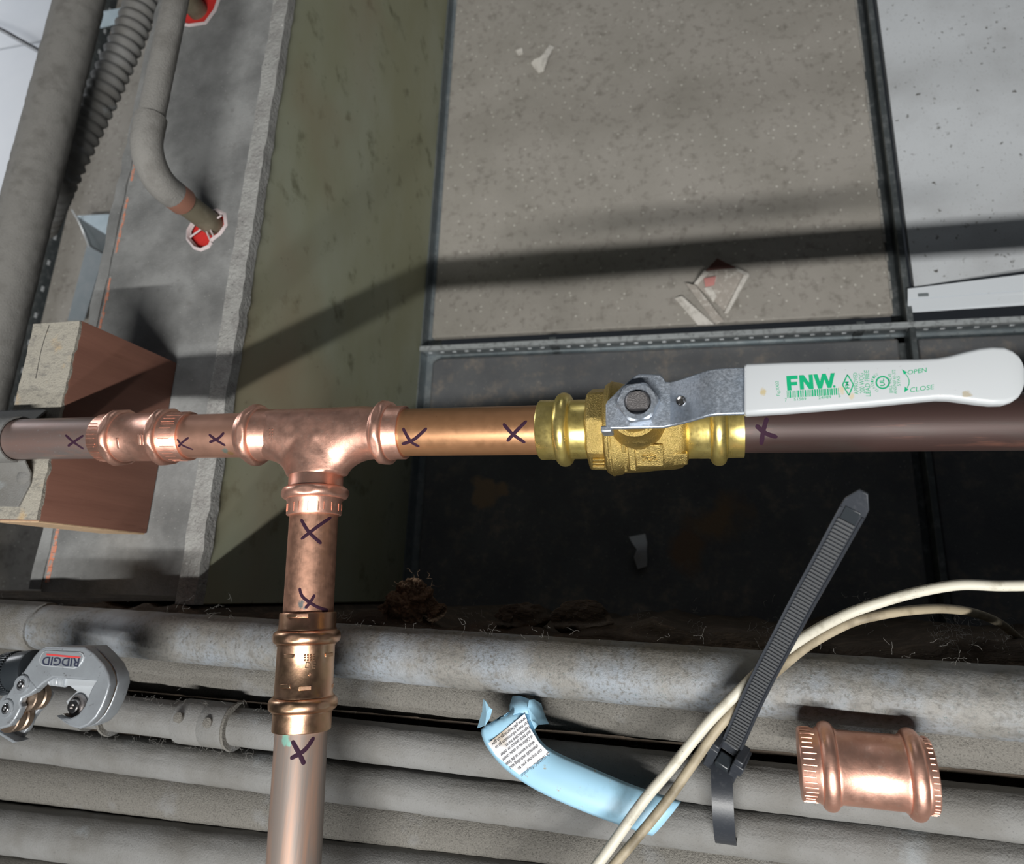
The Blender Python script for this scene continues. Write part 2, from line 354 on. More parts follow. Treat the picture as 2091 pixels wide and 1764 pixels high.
def marker_cross(strokes, a, d, r, parent, rad=.0006):
    """pen strokes lying on the pipe: thin ribbons that follow its curve"""
    a = Vector(a); d = Vector(d).normalized(); geos = []; w_ = rad * 1.45
    for st in strokes:
        pts = spline([Vector((x, y, 0)) for x, y in st], 8); cs = [on_cyl(p.x, p.y, a, d, r) for p in pts]; rings = []; n = len(cs)
        for i, c in enumerate(cs):
            ax = a + d * (c - a).dot(d); nn = (c - ax).normalized(); t = (cs[min(i + 1, n - 1)] - cs[max(i - 1, 0)]).normalized(); sd = nn.cross(t).normalized()
            e = min(i, n - 1 - i); wv = w_ * (.45, .85, 1)[min(e, 2)] * random.uniform(.92, 1.08); ring = []
            for k in range(5):
                q = c + sd * wv * (k / 2 - 1); ax = a + d * (q - a).dot(d); ring.append(ax + (q - ax).normalized() * (r + (.00012 if 0 < k < 4 else .00001)))
            rings.append(ring)
        geos.append(loft(rings, False, False))
    return mk('marker_cross', geos, m_ink, parent)
MATARGS = MATARGS_
def stain(o, m, extra, **kw):
    """give one object its own copy of a material with stains at world points: (point, radius, colour)"""
    a, k = MATARGS[m.name]; k = dict(k); lay = list(k.get('layers', a[4] if len(a) > 4 else ()))
    for (p, rr, c) in extra:
        q = Vector(p) - wloc(o); lay.append(('blob', .55 / rr, rr * 2.7, rr * 2.2, c, 7, (q.x, q.y, q.z, rr * 2.2)))
    a = list(a); a[0] = m.name + '_stained'
    if len(a) > 4: a[4] = lay
    else: k['layers'] = lay
    o.data.materials[0] = MAT(*a, **k)

# ------------------------------------------------------------------ setting: wall between the two ceilings
ZW = .43; XF = -.392; XB = -.407; XL = -.558; YE = -.021
wall = thing('wall_middle', (XF, .5, 0), kind='structure')
def jag_strip(x0, x1, y0, y1, z0, z1, j0=0, j1=0, n=90, dz=0):
    rings = []
    for i in range(n + 1):
        y = y0 + (y1 - y0) * i / n; a = x0 + random.uniform(-1, 1) * j0; b = x1 + random.uniform(-1, 1) * j1; z = z1 + random.uniform(-1, 1) * dz
        rings.append([(a, y, z0), (b, y, z0), (b, y, z), (a, y, z)])
    return loft(rings)
face = mk('green_board', slab((XF - .008, YE, -.02), (XF, 2.6, ZW - .004)), m_greenboard, wall, bev=.001)
mk('board_edge', jag_strip(XB, XF + .0025, YE, 2.6, ZW - .008, ZW + .004, .0006, .0010, 240, .0008), m_rim, wall, label='fuzzy pale board edge along the wall top')
mk('gypsum_core', slab((XB, YE, -.02), (XF - .008, 2.6, ZW - .008)), m_rim, wall)
hx, hy = P(428, 458, ZW)[:2]; h2x, h2y = P(405, 12, ZW)[:2]
def hole(cx, cy, r, n=9, ph=.3, e=1.0): return [(cx + r * e * cos(2 * pi * k / n + ph) * random.uniform(.88, 1.12), cy + r * sin(2 * pi * k / n + ph) * random.uniform(.88, 1.12)) for k in range(n)]
hole1 = [tuple(P(x, y, ZW)[:2]) for x, y in ((440, 432), (456, 440), (458, 462), (446, 478), (432, 487), (427, 500), (412, 507), (400, 503), (386, 487), (386, 470), (395, 455), (412, 440))]
hole2 = hole(h2x, h2y, .026)
# top plate: four runs around the two torn holes
me = plate([[(XL + .012, YE + .004), (XB, YE + .006), (XB, 2.6), (XL + .012, 2.6)], hole1, hole2], ZW - .003, ZW)
link_mesh('top_plate', me, m_plate, wall)
mk('wall_core', slab((XL + .014, YE + .01, -.02), (XB - .002, 2.6, ZW - .006)), m_red, wall, label='red sealant inside the wall')
mk('left_board', jag_strip(XL, XL + .012, YE + .006, 2.6, -.02, ZW + .0015, .0015, .0006, 160, .001), m_plate, wall)
og = []
for i in range(70):
    y = YE + .012 + i * .0062
    if 12 < i < 34 and random.random() < .3: continue
    if i > 45 and random.random() < .5: continue
    og.append(slab((XL + .0135 + random.uniform(0, .001), y, ZW), (XL + .0185 - (i > 14) * .002 + random.uniform(-.001, .001), y + .0064, ZW + .0004)))
mk('paint_stripe', og, m_orange, wall, label='orange paint stripe')
for nm, hp in (('torn_rim', hole1), ('torn_rim', hole2)):
    c = Vector((sum(p[0] for p in hp) / len(hp), sum(p[1] for p in hp) / len(hp), 0)); rings = []
    for i in range(len(hp) + 1):
        p = Vector((*hp[i % len(hp)], 0)); d = (p - c).normalized()
        rings.append([p - d * .0008 + Vector((0, 0, ZW - .002)), p + d * .0035 + Vector((0, 0, ZW + .0002)), p + d * .001 + Vector((0, 0, ZW + .0022))])
    mk(nm, loft(rings, True, False), m_rimpale, wall)
fibres('dust_fluff', [((XF + .001, y, ZW + .002), 5) for y in [i * .02 for i in range(0, 34)]] + [((XF + .002, yat(830, XF, ZW), ZW), 14), ((XF + .004, yat(700, XF, ZW), ZW), 12), ((XF, yat(640, XF, ZW), ZW), 16)], wall, rad=.00008, length=.010, spread=.0035)

# ------------------------------------------------------------------ setting: suspended ceilings seen from above
ceil = thing('ceiling', (0, .9, -.02), kind='structure')
XC = .262; YR = .336
def tile(poly, m, z0=-.014, z1=0.0, label=None): return mk('ceiling_tile', prism(poly, z0, z1), m, ceil, bev=.002, label=label)
tile([(XF + .012, YR + .024), (XC - .010, YR + .024), (XC - .010, 2.2), (XF + .012, 2.2)], m_tile)
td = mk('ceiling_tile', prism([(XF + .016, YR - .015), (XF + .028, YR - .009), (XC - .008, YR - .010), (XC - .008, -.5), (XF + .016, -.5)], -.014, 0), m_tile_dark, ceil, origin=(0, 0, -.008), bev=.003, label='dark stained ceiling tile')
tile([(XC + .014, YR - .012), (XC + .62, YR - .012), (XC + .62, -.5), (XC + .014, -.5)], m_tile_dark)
def runner(p0, p1, name, m, mh, slots=True, hgt=.032, sp=.02, side=-1, dot=1):
    p0 = Vector(p0); p1 = Vector(p1); d = (p1 - p0).normalized(); s = Vector((-d.y, d.x, 0)); L = (p1 - p0).length; c = (p0 + p1) / 2; zz = Vector((0, 0, 1))
    g = [box(c + zz * -.0145, (L / 2, .012, .0005), (d, s, zz)), box(c + zz * (hgt / 2 - .014), (L / 2, .0006, hgt / 2), (d, s, zz))]
    o = mk(name, g, m, ceil)
    mk('runner_bulb', box(c + zz * (hgt - .014), (L / 2, .0036, .004), (d, s, zz)), m_bulb if slots and side < 0 else m, o, bev=.0008)
    if slots:
        gg = []; n = int(L / sp)
        for i in range(n):
            q = p0 + d * (sp * (i + .5)) + s * (side * .0009) + zz * (hgt * .28 + random.uniform(-.001, .001) - .008)
            gg.append(box(q, (.0028 * dot, .0006, .0016 * dot), (d, s, zz)))
        r = mk('web_hole_dots', gg, mh, o, bev=.0004); r['kind'] = 'stuff'  # pale dots; on the left runner they paint light seen through holes
    return o
rn = runner((XF + .003, YR, 0), (1.2, YR, 0), 'grid_runner', m_grid, m_grid_light, sp=.019)
runner((XC + .002, YR + .004, 0), (XC + .002, 2.4, 0), 'grid_cross_tee', m_grid_dark, m_grid_light, False)
runner((XC + .003, -.5, 0), (XC + .003, YR - .004, 0), 'grid_cross_tee', m_grid_dark, m_grid_light, False)
# splice tabs on the runner
for px in (1130, 1755):
    x = xat(px, YR, .01); mk('splice_tab', [box((x, YR - .0012, .006), (.006, .0012, .014)), box((x, YR + .002, .018), (.005, .006, .0014))], m_grid_dark, ceil, bev=.0004)
# wall angle
mk('wall_angle', [slab((XF + .0006, -.4, -.016), (XF + .0016, 2.4, .012)), slab((XF + .0006, -.4, -.016), (XF + .022, 2.4, -.0148))], m_grid, ceil)
mk('tile_edge_crust', [slab((XC - .0125 + random.uniform(-.001, .001), y, .0), (XC - .0095, y + .012, .0012 + random.random() * .001)) for y in [YR + .03 + i * .0135 for i in range(70)] if random.random() < .8], m_dust, ceil)
# left ceiling
XR2 = P(140, 340, .008).x
rl = runner((XR2, 2.6, 0), (XR2, -.3, 0), 'grid_runner', m_grid_dark, m_grid_light, True, .036, .052, 1, 1.7)
tile([(XR2 + .012, -.3), (XL - .004, -.3), (XL - .004, 2.6), (XR2 + .012, 2.6)], m_tile)
ysm = yat(60, -1.15, 0)
for (y0, y1) in ((-.3, ysm - .002), (ysm + .002, 3.0)):
    mk('ceiling_tile', prism([(XR2 - .012, y0), (XR2 - .95, y0), (XR2 - .95, y1), (XR2 - .012, y1)], -.014, 0), m_white_tile, ceil, bev=.0015, label='white ceiling tile')

# folded blue-grey hangers beside the left ceiling
c0 = [P(158, 440, .06), P(228, 438, .06), P(222, 500, .02), P(178, 500, .03)]
hg = thing('hanger_bracket', P(190, 500, 0), 'folded blue-grey sheet bracket beside the wall, below the corrugated conduit', 'bracket')
def sheet(pts, t=.0008):
    n = (pts[1] - pts[0]).cross(pts[2] - pts[0]).normalized()
    if n.z < 0: n = -n
    k = len(pts); v = [p for p in pts] + [p + n * t for p in pts]; f = [tuple(range(k)), tuple(reversed(range(k, 2 * k)))]
    for i in range(k): j = (i + 1) % k; f.append((i, j, k + j, k + i))
    return v, f
mk('flange', sheet([P(156, 441, .05), P(230, 437, .05), P(224, 484, .05)]), m_clip, hg)
mk('web', sheet([P(156, 441, .05), P(224, 484, .05), P(216, 520, .004), P(180, 500, .004)]), m_clip_dark, hg)
mk('channel_side', sheet([P(178, 500, .012), P(212, 520, .012), P(172, 655, .012), P(138, 655, .012)]), m_clip_dark, hg)
mk('bracket_edge', sweep(spline([P(146, 428, .06), P(160, 452, .05), P(172, 480, .035), P(181, 503, .016)]), .0016, 8), m_grid_light, hg)  # pale rod drawn for the bright edge of the bracket
hg2 = thing('hanger_bracket', P(235, 40, 0), 'small light blue sheet bracket at the top between big pipe and corrugated conduit', 'bracket')
mk('flange', sheet([P(205, 24, .06), P(262, 14, .06), P(258, 44, .05), P(205, 58, .05)]), m_clip, hg2)
mk('web', sheet([P(205, 40, .05), P(258, 34, .05), P(240, 62, .01), P(208, 56, .01)]), m_clip_dark, hg2)

# ------------------------------------------------------------------ white fixture on the right
fx = thing('light_fixture_housing', (XC + .3, 1.2, 0), 'white speckled sheet metal light fixture housing right of the large grey tile', 'light fixture')
a, b = P(1858, 586, .022), P(2150, 537, .022)
mk('housing_top', prism([(XC + .011, a.y), (b.x + .3, b.y + (b.y - a.y) / (b.x - a.x) * .3), (b.x + .3, 2.4), (XC + .011, 2.4)], .012, .022), m_white_spk, fx)
q = [P(1853, 590, .03), P(3200, 423, .03), P(3200, 507, .03), P(1853, 612, .03)]
q2 = [P(1853, 612, .03), P(3200, 507, .03), P(3200, 550, .012), P(1853, 638, .012)]
mk('end_flange', [sheet(q), sheet(q2)], m_white_clean, fx)
mk('flange_slot', box(P(1885, 602, .0312), (.006, .0022, .0006)), m_clip_dark, fx, bev=.001)

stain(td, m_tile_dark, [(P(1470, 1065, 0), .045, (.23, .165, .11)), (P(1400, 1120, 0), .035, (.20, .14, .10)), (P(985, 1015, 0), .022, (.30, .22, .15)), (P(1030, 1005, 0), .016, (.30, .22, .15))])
# ------------------------------------------------------------------ debris on the tile
sc = thing('torn_packet', P(1460, 600, 0), 'crumpled white and pink torn paper packet on the large grey tile', 'paper')
def pp(l): return [P(x, y, z) for x, y, z in l]
mk('packet_sheet', sheet(pp([(1416, 580, .006), (1440, 552, .016), (1505, 548, .02), (1524, 566, .016), (1484, 640, .004), (1462, 618, .002)])), m_paper_b, sc)
mk('packet_back', sheet(pp([(1440, 553, .016), (1464, 527, .03), (1502, 546, .022)])), m_maroon, sc)
mk('packet_border', [sheet(pp([(1478, 640, .006), (1486, 640, .006), (1529, 562, .019), (1520, 558, .019)]), .0015), sheet(pp([(1502, 546, .022), (1504, 554, .021), (1529, 567, .019), (1528, 559, .019)]), .0015), sheet(pp([(1414, 582, .007), (1424, 580, .008), (1448, 556, .019), (1438, 552, .019)]), .0015)], m_paper, sc)
mk('pink_patch', sheet(pp([(1437, 568, .0165), (1462, 564, .02), (1458, 582, .014), (1440, 586, .012)]), .001), m_pink, sc)
mk('paper_curl', [sheet(pp([(1437, 588, .010), (1452, 585, .012), (1463, 604, .008), (1456, 617, .004)]), .001)], m_paper, sc)
mk('side_flap', sheet(pp([(1400, 578, .014), (1420, 582, .016), (1478, 655, .002), (1462, 662, .001)]), .001), m_paper_b, sc)
mk('side_flap', sheet(pp([(1378, 608, .003), (1392, 604, .010), (1458, 662, .001), (1425, 663, .0005)]), .001), m_paper, sc)
def scrap(rows, m, label):
    a = [P(*r[0]) for r in rows]; b = [P(*r[1]) for r in rows]; up = Vector((0, 0, .001))
    tag(mk('paper_scrap', loft([[p, q, q + up, p + up] for p, q in zip(a, b)]), m, None), label, 'paper')
scrap([((1084, 130, .001), (1098, 150, .001)), ((1090, 122, .006), (1110, 146, .006)), ((1102, 118, .009), (1113, 136, .008)), ((1112, 106, .006), (1120, 116, .006)), ((1122, 92, .002), (1131, 97, .002))], m_paper, 'small white curled paper scrap near the top of the large grey tile')
scrap([((1052, 104, .001), (1058, 114, .001)), ((1066, 98, .004), (1068, 110, .003))], m_paper, 'tiny pale paper flake left of the white curled scrap near the top')
scrap([((1284, 1096, .012), (1317, 1090, .014)), ((1290, 1108, .014), (1321, 1108, .012)), ((1300, 1122, .015), (1320, 1125, .010)), ((1294, 1138, .008), (1321, 1145, .006)), ((1302, 1162, .003), (1320, 1156, .003))], m_scrap, 'grey-white curled scrap lying in the dark below the valve')

# ------------------------------------------------------------------ pipes over the wall on the left
def part_pipe(name, geos, mat, label, cat='pipe', group=None): return tag(mk(name, geos, mat), label, cat, group)
zb = .40
pa, pb = P(150, 50, zb), P(20, 560, zb); xb = (pa.x + pb.x) / 2
bp = thing('insulated_pipe', (pb.x, pb.y, zb), 'thick dust-coated grey pipe running down the left edge', 'pipe')
dirn = (pa - pb).normalized(); r_big = .0262
mk('pipe_wall', rough_tube(pb - dirn * .28, pa + dirn * 1.2, r_big, 300, 40, .0006), m_bent, bp)
fibres('dust_fluff', [(pb + dirn * t + Vector((r_big * .7, 0, r_big * .7)), 4) for t in [i * .03 for i in range(22)]], bp, rad=.0001, length=.008, spread=.004)
# corrugated conduit
zf = .33
path = spline([P(312, -60, zf), P(291, 0, zf), P(262, 76, zf), P(233, 140, zf), P(203, 203, zf), P(172, 266, zf), P(145, 320, zf), P(122, 370, zf - .01), P(104, 412, zf - .03), P(85, 460, zf - .06)], 40)
L = 0; rr = []
for i, p in enumerate(path):
    if i: L += (p - path[i - 1]).length
    rr.append(.0172 + .0036 * (.5 + .5 * cos(2 * pi * L / .0135)) ** .8)
fc = tag(mk('flexible_conduit', sweep(path, rr, 28), m_emt_mid), 'corrugated grey flexible conduit slanting beside the thick pipe', 'conduit')
# bent pipe into the hole
xp = -.441; zp = .52; ybend = .325; rb = .0108
bent = thing('bent_pipe', (xp, ybend, ZW), 'dust-coated elbow pipe turning down into the red hole in the wall top', 'pipe')
mk('straight_run', rough_tube((xp, 1.6, zp), (xp, ybend + .036, zp), rb, 160, 32, .0003), m_bent, bent)
el = [Vector((xp, ybend + .034 * (1 - sin(t)), zp - .034 * (1 - cos(t)))) for t in [i * pi / 2 / 16 for i in range(17)]]
mk('elbow', sweep([Vector((xp, ybend + .05, zp))] + el + [Vector((xp, ybend, zp - .040))], [.0128] * 18 + [.0128], 32), m_bent, bent)
mk('rubbed_socket', lathe((xp, ybend, zp - .054), (0, 0, 1), [(0, .0121), (.001, .0126), (.016, .0127)], 32), m_bent_clean, bent)
mk('lower_leg', lathe((xp, ybend, ZW - .03), (0, 0, 1), [(0, rb), (.068, rb)], 32), m_bent_low, bent)
fibres('dust_fluff', [((xp - .011, ybend + .05 + i * .02, zp), 3) for i in range(10)] + [((xp - .012, ybend, zp - .05), 10)], bent, length=.008, spread=.003)
p2 = thing('riser_pipe', (h2x - .006, h2y, ZW), 'short brown pipe rising from the red hole at the top of the wall', 'pipe')
mk('pipe_wall', sweep(spline([(h2x - .004, h2y, ZW - .03), (h2x - .004, h2y, ZW + .05), (h2x - .004, h2y + .03, ZW + .09), (h2x - .004, h2y + .5, ZW + .1)]), .0108, 24), m_bent_low, p2)
# cross wires over the red hole
mk('hole_wire', [sweep([P(388, 484, ZW + .001), P(410, 468, ZW + .002), P(452, 440, ZW + .003)], .0009, 6), sweep([P(420, 470, ZW + .001), P(432, 498, ZW + .001)], .0009, 6), sweep([P(426, 462, ZW + .002), P(437, 486, ZW + .001)], .0008, 6)], m_rimpale, wall)
# thin black wire at the top left
tag(mk('black_wire', sweep(spline([P(-60, 36, .06), P(0, 60, .06), P(40, 82, .06), P(95, 112, .06), P(150, 140, .05)]), .0042, 10), m_black), 'thin dark wire crossing the white tiles at the top left', 'wire')

# ------------------------------------------------------------------ timber block and pipe strap
XK = -.449; XK0 = -.494; ZB = .536; YB0 = .034; YB1 = .184
blk = thing('timber_block', ((XK + XK0) / 2, (YB0 + YB1) / 2, ZW), 'red-brown timber block with dusty top under the copper pipe', 'block')
def block_geo():
    n = 26; rings = []
    for i in range(n + 1):
        y = YB0 + (YB1 - YB0) * i / n; j = lambda: random.uniform(-.0006, .0006)
        rings.append([(XK0 + j(), y, ZW + .001), (XK, y, ZW + .001), (XK, y, ZB - .002), (XK - .0015 + j(), y, ZB + j()), (XK0 + .002 + j(), y, ZB + j()), (XK0 + j(), y, ZB - .003)])
    return loft(rings)
core = mk('block_core', block_geo(), m_wood_r, blk, angle=50)
mk('dusty_top', jag_strip(XK0 + .0005, XK - .0005, YB0 + .0005, YB1 - .0005, ZB - .002, ZB + .0012, .0005, .0005, 40, .00012), m_wood_t, blk)
mk('end_grain', slab((XK0 + .001, YB0 - .0012, ZW + .002), (XK - .0005, YB0 + .0004, ZB - .001)), m_wood_e, blk, bev=.0005)
mk('crack', [sweep(spline([(XK0 + .016, YB1 - .002, ZB + .0008), (XK0 + .014, YB1 - .02, ZB + .0008), (XK0 + .015, YB1 - .045, ZB + .0008)]), .0005, 6)], m_dark, blk)
YP = .0893; ZP = .551; RP = .0143
strap = thing('pipe_strap', (xat(0, YP, ZP), YP, ZB), 'grey metal pipe strap holding the old copper pipe at the left edge', 'strap')
x0s = xat(-75, YP, ZP); x1s = xat(16, YP, ZP + .01)
prof = []
rs = RP + .0006
for (y, z) in [(YP - .046, ZB + .0014), (YP - .030, ZB + .0014), (YP - .022, ZB + .003)] + [(YP - cos(t) * rs, ZP + sin(t) * rs) for t in [radians(q) for q in range(-20, 201, 10)]] + [(YP + .022, ZB + .003), (YP + .0235, ZB + .0016), (YP + .025, ZB + .0014)]:
    prof.append((y, z))
rings = []
for i, (y, z) in enumerate(prof):
    y0, z0 = prof[max(i - 1, 0)]; y1, z1 = prof[min(i + 1, len(prof) - 1)]; t = Vector((0, y1 - y0, z1 - z0)).normalized(); nn = Vector((0, -t.z, t.y)) * .0016
    c = Vector((0, y, z)); wv = (x1s - x0s); xr = x1s - (.006 if 3 < i < len(prof) - 4 else 0)
    xr = x1s - .001 if 3 < i < len(prof) - 4 else x1s + .003
    e = 0
    if i in (0, len(prof) - 1): e = .006
    rings.append([c + Vector((x0s + e, 0, 0)), c + Vector((xr - e, 0, 0)), c + nn + Vector((xr - e, 0, 0)), c + nn + Vector((x0s + e, 0, 0))])
mk('strap_band', loft(rings), m_emt_mid, strap, angle=40, bev=.0004)
sp = P(46, 972, ZB + .004)
mk('strap_screw', lathe((sp.x, sp.y, ZB + .002), (0, 0, 1), [(0, .0062), (.0015, .0062), (.0032, .004), (.0036, 0.0005)], 24), m_emt_mid, strap)

# ------------------------------------------------------------------ the copper run
DX = Vector((1, 0, 0)); A0 = Vector((0, YP, ZP))
def X(px):                                       # x of the point on the near side of the run that shows at column px
    return on_cyl(px, proj((xat(px, YP, ZP), YP, ZP))[1], A0, DX, .0155).x
def run_tube(name, px0, px1, mat, label): return tag(mk(name, lathe((X(px0), YP, ZP), DX, [(0, RP), (X(px1) - X(px0), RP)], 72), mat), label, 'pipe')
def press_profile(L, bead, rs=.0158, rb=.0196, rim=.0150, mid=None):
    """socket with two O-ring beads; bead = positions along the length"""
    pr = [(0, RP + .0002), (0, rs - .0004), (.0005, rs)]
    for b in bead:
        pr += [(b - .0050, rs), (b - .0042, rs + .0006)]
        pr += [(b + .0036 * cos(t), rs + (rb - rs) * (.15 + .85 * sin(t))) for t in [pi - i * pi / 10 for i in range(11)]]
        pr += [(b + .0042, rs + .0006), (b + .0050, rs)]
    pr += [(L - .0005, rs), (L, rs - .0004), (L, RP + .0002)]
    return pr
def ribs(p0, d, L, r, n, rad=.00022, jit=.3):
    a, b, d = frame(d); g = []
    for k in range(n):
        th = 2 * pi * (k + random.uniform(-jit, jit)) / n; q = (a * cos(th) + b * sin(th)) * r
        g.append(sweep([Vector(p0) + q + d * (L * random.uniform(.02, .15)), Vector(p0) + q + d * (L * random.uniform(.7, .97))], rad, 5))
    return g
t_old = run_tube('copper_pipe', -120, 262, m_copper_old, 'dull grey old copper pipe on the timber block, left end of the run')
xa, xb_ = X(174), X(356); Lc = xb_ - xa; k1 = X(211) - xa; k2 = X(306) - xa
cp = thing('copper_coupling', (xa, YP, ZP), 'bright pressed copper coupling on the main run left of the tee', 'coupling')
mk('sleeve', lathe((xa, YP, ZP), DX, press_profile(Lc, (k1, k2), .0161, .0198), 96, hexa=(0, Lc, .0186, .25)), m_copper, cp, angle=50)
g = ribs((xa, YP, ZP), DX, k1 - .006, .01615, 34) + ribs((xa + k2 + .0055, YP, ZP), DX, Lc - k2 - .006, .01615, 34)
mk('rim_ribs', g, m_copper, cp)['kind'] = 'stuff'
mk('crimp_dent', [box(on_cyl(x, y, A0, DX, .0160), (.0010, .0035, .00035), (DX, (on_cyl(x, y, A0, DX, .0160) - Vector((on_cyl(x, y, A0, DX, .0160).x, YP, ZP))).normalized().cross(DX), (on_cyl(x, y, A0, DX, .0160) - Vector((on_cyl(x, y, A0, DX, .0160).x, YP, ZP))).normalized())) for x, y in ((240, 905), (284, 898), (290, 898))], m_copper, cp, bev=.0003)
marker_cross([[(133, 888), (150, 903), (171, 917)], [(170, 889), (152, 901), (138, 911)]], A0, DX, RP, t_old)
t_mid = run_tube('copper_pipe', 330, 505, m_copper_tube, 'short clean copper pipe piece between left coupling and tee')
marker_cross([[(361, 896), (372, 909), (394, 918)], [(385, 893), (372, 903), (364, 912)]], A0, DX, RP, t_mid, .0005)
marker_cross([[(426, 887), (442, 899), (460, 910)], [(457, 883), (445, 895), (427, 903)]], A0, DX, RP, t_mid)
# tee: main barrel and branch blended into each other
xt0, xt1 = X(473), X(807); xb0 = (P(649, 930, ZP).x); bq0 = P(651, 880, ZP); bq1 = P(612, 1545, ZP)
bo = Vector((bq0.x, YP, ZP)); BD = (Vector((bq1.x, bq1.y, ZP)) - bo).normalized()
def yb(py):                                      # distance along the branch that shows at row py
    return (on_cyl(649 + (py - 930) * (612 - 649) / 615, py, bo, BD, .0155) - bo).dot(BD)
tee = thing('copper_tee', (bo.x, YP, ZP), 'bright copper press tee joining the main run and the downward branch', 'tee fitting')
RT = .0160
def tee_body():
    x0 = X(500) - bo.x; x1 = X(800) - bo.x; y1 = yb(968); kk = .024
    def f(p):
        d1 = sqrt(p.y ** 2 + p.z ** 2) - RT; q = p - BD * p.dot(BD); d2 = q.length - RT
        if p.dot(BD) < 0: d2 = max(d2, .003 + -p.dot(BD))
        h = max(kk - abs(d1 - d2), 0) / kk; return min(d1, d2) - h * h * kk / 4 * (1 - min(1, abs(p.z) / RT) ** 4)
    def grad(p, e=1e-4):
        return Vector([(f(p + Vector([e * (i == j) for j in range(3)])) - f(p - Vector([e * (i == j) for j in range(3)]))) / (2 * e) for i in range(3)])
    v, fa = lathe((x0, 0, 0), DX, [(0, RT), (x1 - x0, RT)], 48); v2, fb = lathe((0, 0, 0), BD, [(0, RT * .98), (y1, RT)], 48)
    V = [tuple(p) for p in v] + [tuple(p) for p in v2]; F = fa + [tuple(i + len(v) for i in q) for q in fb]
    blob, bf = lathe((0, 0, 0), BD, [(.002, .031), (.012, .026), (.022, .0165)], 32)
    blob = [Vector((p.x, p.y, max(-.0155, min(.0155, p.z)))) for p in blob]
    F += [tuple(i + len(V) for i in q) for q in bf]; V += [tuple(p) for p in blob]
    me = bpy.data.meshes.new('t'); me.from_pydata(V, [], F); o = bpy.data.objects.new('t', me); COL.objects.link(o)
    m = o.modifiers.new('r', 'REMESH'); m.mode = 'VOXEL'; m.voxel_size = .0011
    dg = bpy.context.evaluated_depsgraph_get(); out = bpy.data.meshes.new_from_object(o.evaluated_get(dg)); bpy.data.objects.remove(o)
    for vt in out.vertices:
        p = vt.co.copy()
        if p.x < x0 + .0015 or p.x > x1 - .0015 or p.dot(BD) > y1 - .0015: continue
        for _ in range(5):
            g = grad(p)
            if g.length < .1: break
            p -= g.normalized() * f(p) * .9
        vt.co = p
    bm = bmesh.new(); bm.from_mesh(out)
    for _ in range(2): bmesh.ops.smooth_vert(bm, verts=bm.verts, factor=.5, use_axis_x=True, use_axis_y=True, use_axis_z=True)
    bm.to_mesh(out); bm.free()
    out.transform(Matrix.Translation(bo)); return out
link_mesh('tee_body', tee_body(), m_copper, tee, angle=60)
def socket(p0, d, L, bpos, rs, rb, hexph=.2):
    pr = press_profile(L, (bpos,), rs, rb); return lathe(p0, d, pr, 96, hexa=(0, L, rb * .945, hexph))
mk('socket', socket((X(538), YP, ZP), -DX, X(538) - xt0, X(538) - X(494), .0163, .0199), m_copper, tee, angle=50)
mk('socket', socket((X(748), YP, ZP), DX, xt1 - X(748), X(766) - X(748), .0163, .0202, .4), m_copper, tee, angle=50)
b0 = yb(962); mk('socket', socket(bo + BD * b0, BD, yb(1046) - b0, yb(1000) - b0, .0163, .0203), m_copper, tee, angle=50)
mk('rim_ribs', ribs(bo + BD * yb(1022), BD, .006, .0164, 20), m_copper, tee)['kind'] = 'stuff'
mk('centre_mark', lathe(on_cyl(633, 931, A0, DX, RT) - Vector((0, 0, .0002)), (0, -.3, .95), [(0, .0019), (.0007, .0016), (.0008, .0009), (.0005, .0002)], 20), m_copper, tee)
# embossed lettering on the tee
pt = on_cyl(543, 893, A0, DX, RT); nrm = (pt - Vector((pt.x, YP, ZP))).normalized()
a_ = on_cyl(546, 899, A0, DX, RT); b_ = on_cyl(545, 876, A0, DX, RT)
em = [text_mesh('D.F.', a_ + nrm * .0002, b_ + nrm * .0002, .0022, nrm=nrm)] + [poly_mesh(box(on_cyl(550 + 5 * i, 877 + 6 * k, A0, DX, RT + .0001), (.0003, .0003, .0003))) for i in range(2) for k in range(4)]
link_mesh('embossed_mark', join_meshes(em), m_copper, tee, angle=None)
t_r = run_tube('copper_pipe', 770, 1150, m_copper_amber, 'amber-brown copper pipe between tee and brass valve')
marker_cross([[(822, 874), (838, 901), (856, 912)], [(871, 874), (845, 897), (820, 907)]], A0, DX, RP, t_r, .0007)
marker_cross([[(1027, 865), (1046, 886), (1072, 904)], [(1075, 859), (1050, 884), (1035, 901)]], A0, DX, RP, t_r, .0007)
# branch
bt = tag(mk('copper_pipe', lathe(bo + BD * yb(1020), BD, [(0, RP), (yb(1290) - yb(1020), RP)], 72), m_copper_y), 'clean copper branch pipe below the tee with two marker crosses', 'pipe')
marker_cross([[(614, 1060), (630, 1086), (656, 1110)], [(676, 1056), (648, 1075), (614, 1101)]], bo, BD, RP, bt, .0007)
marker_cross([[(611, 1200), (618, 1219), (645, 1238), (668, 1246), (657, 1247)], [(642, 1214), (634, 1228), (623, 1242)]], bo, BD, RP, bt, .0006)
s0 = yb(1251); Lb = yb(1500) - s0
bc = thing('copper_coupling', bo + BD * s0, 'golden-brown aged copper coupling on the branch pipe over the conduits', 'coupling')
kb1 = yb(1302) - s0; kb2 = yb(1443) - s0
mk('sleeve', lathe(bo + BD * s0, BD, press_profile(Lb, (kb1, kb2), .0161, .0192), 96, hexa=(0, Lb, .0187, .1)), m_copper_aged, bc, angle=50)
dents = []
for (x, y) in ((590, 1340), (672, 1337), (582, 1401), (622, 1405), (680, 1399), (596, 1257), (617, 1257)):
    c = on_cyl(x, y, bo, BD, .0161); n_ = (c - (bo + BD * (c - bo).dot(BD))).normalized(); s_ = BD.cross(n_).normalized()
    dents.append(box(c, (.0034, .0010, .00025), (s_, BD, n_)))
mk('crimp_dent', dents, m_copper_aged, bc, bev=.0002)
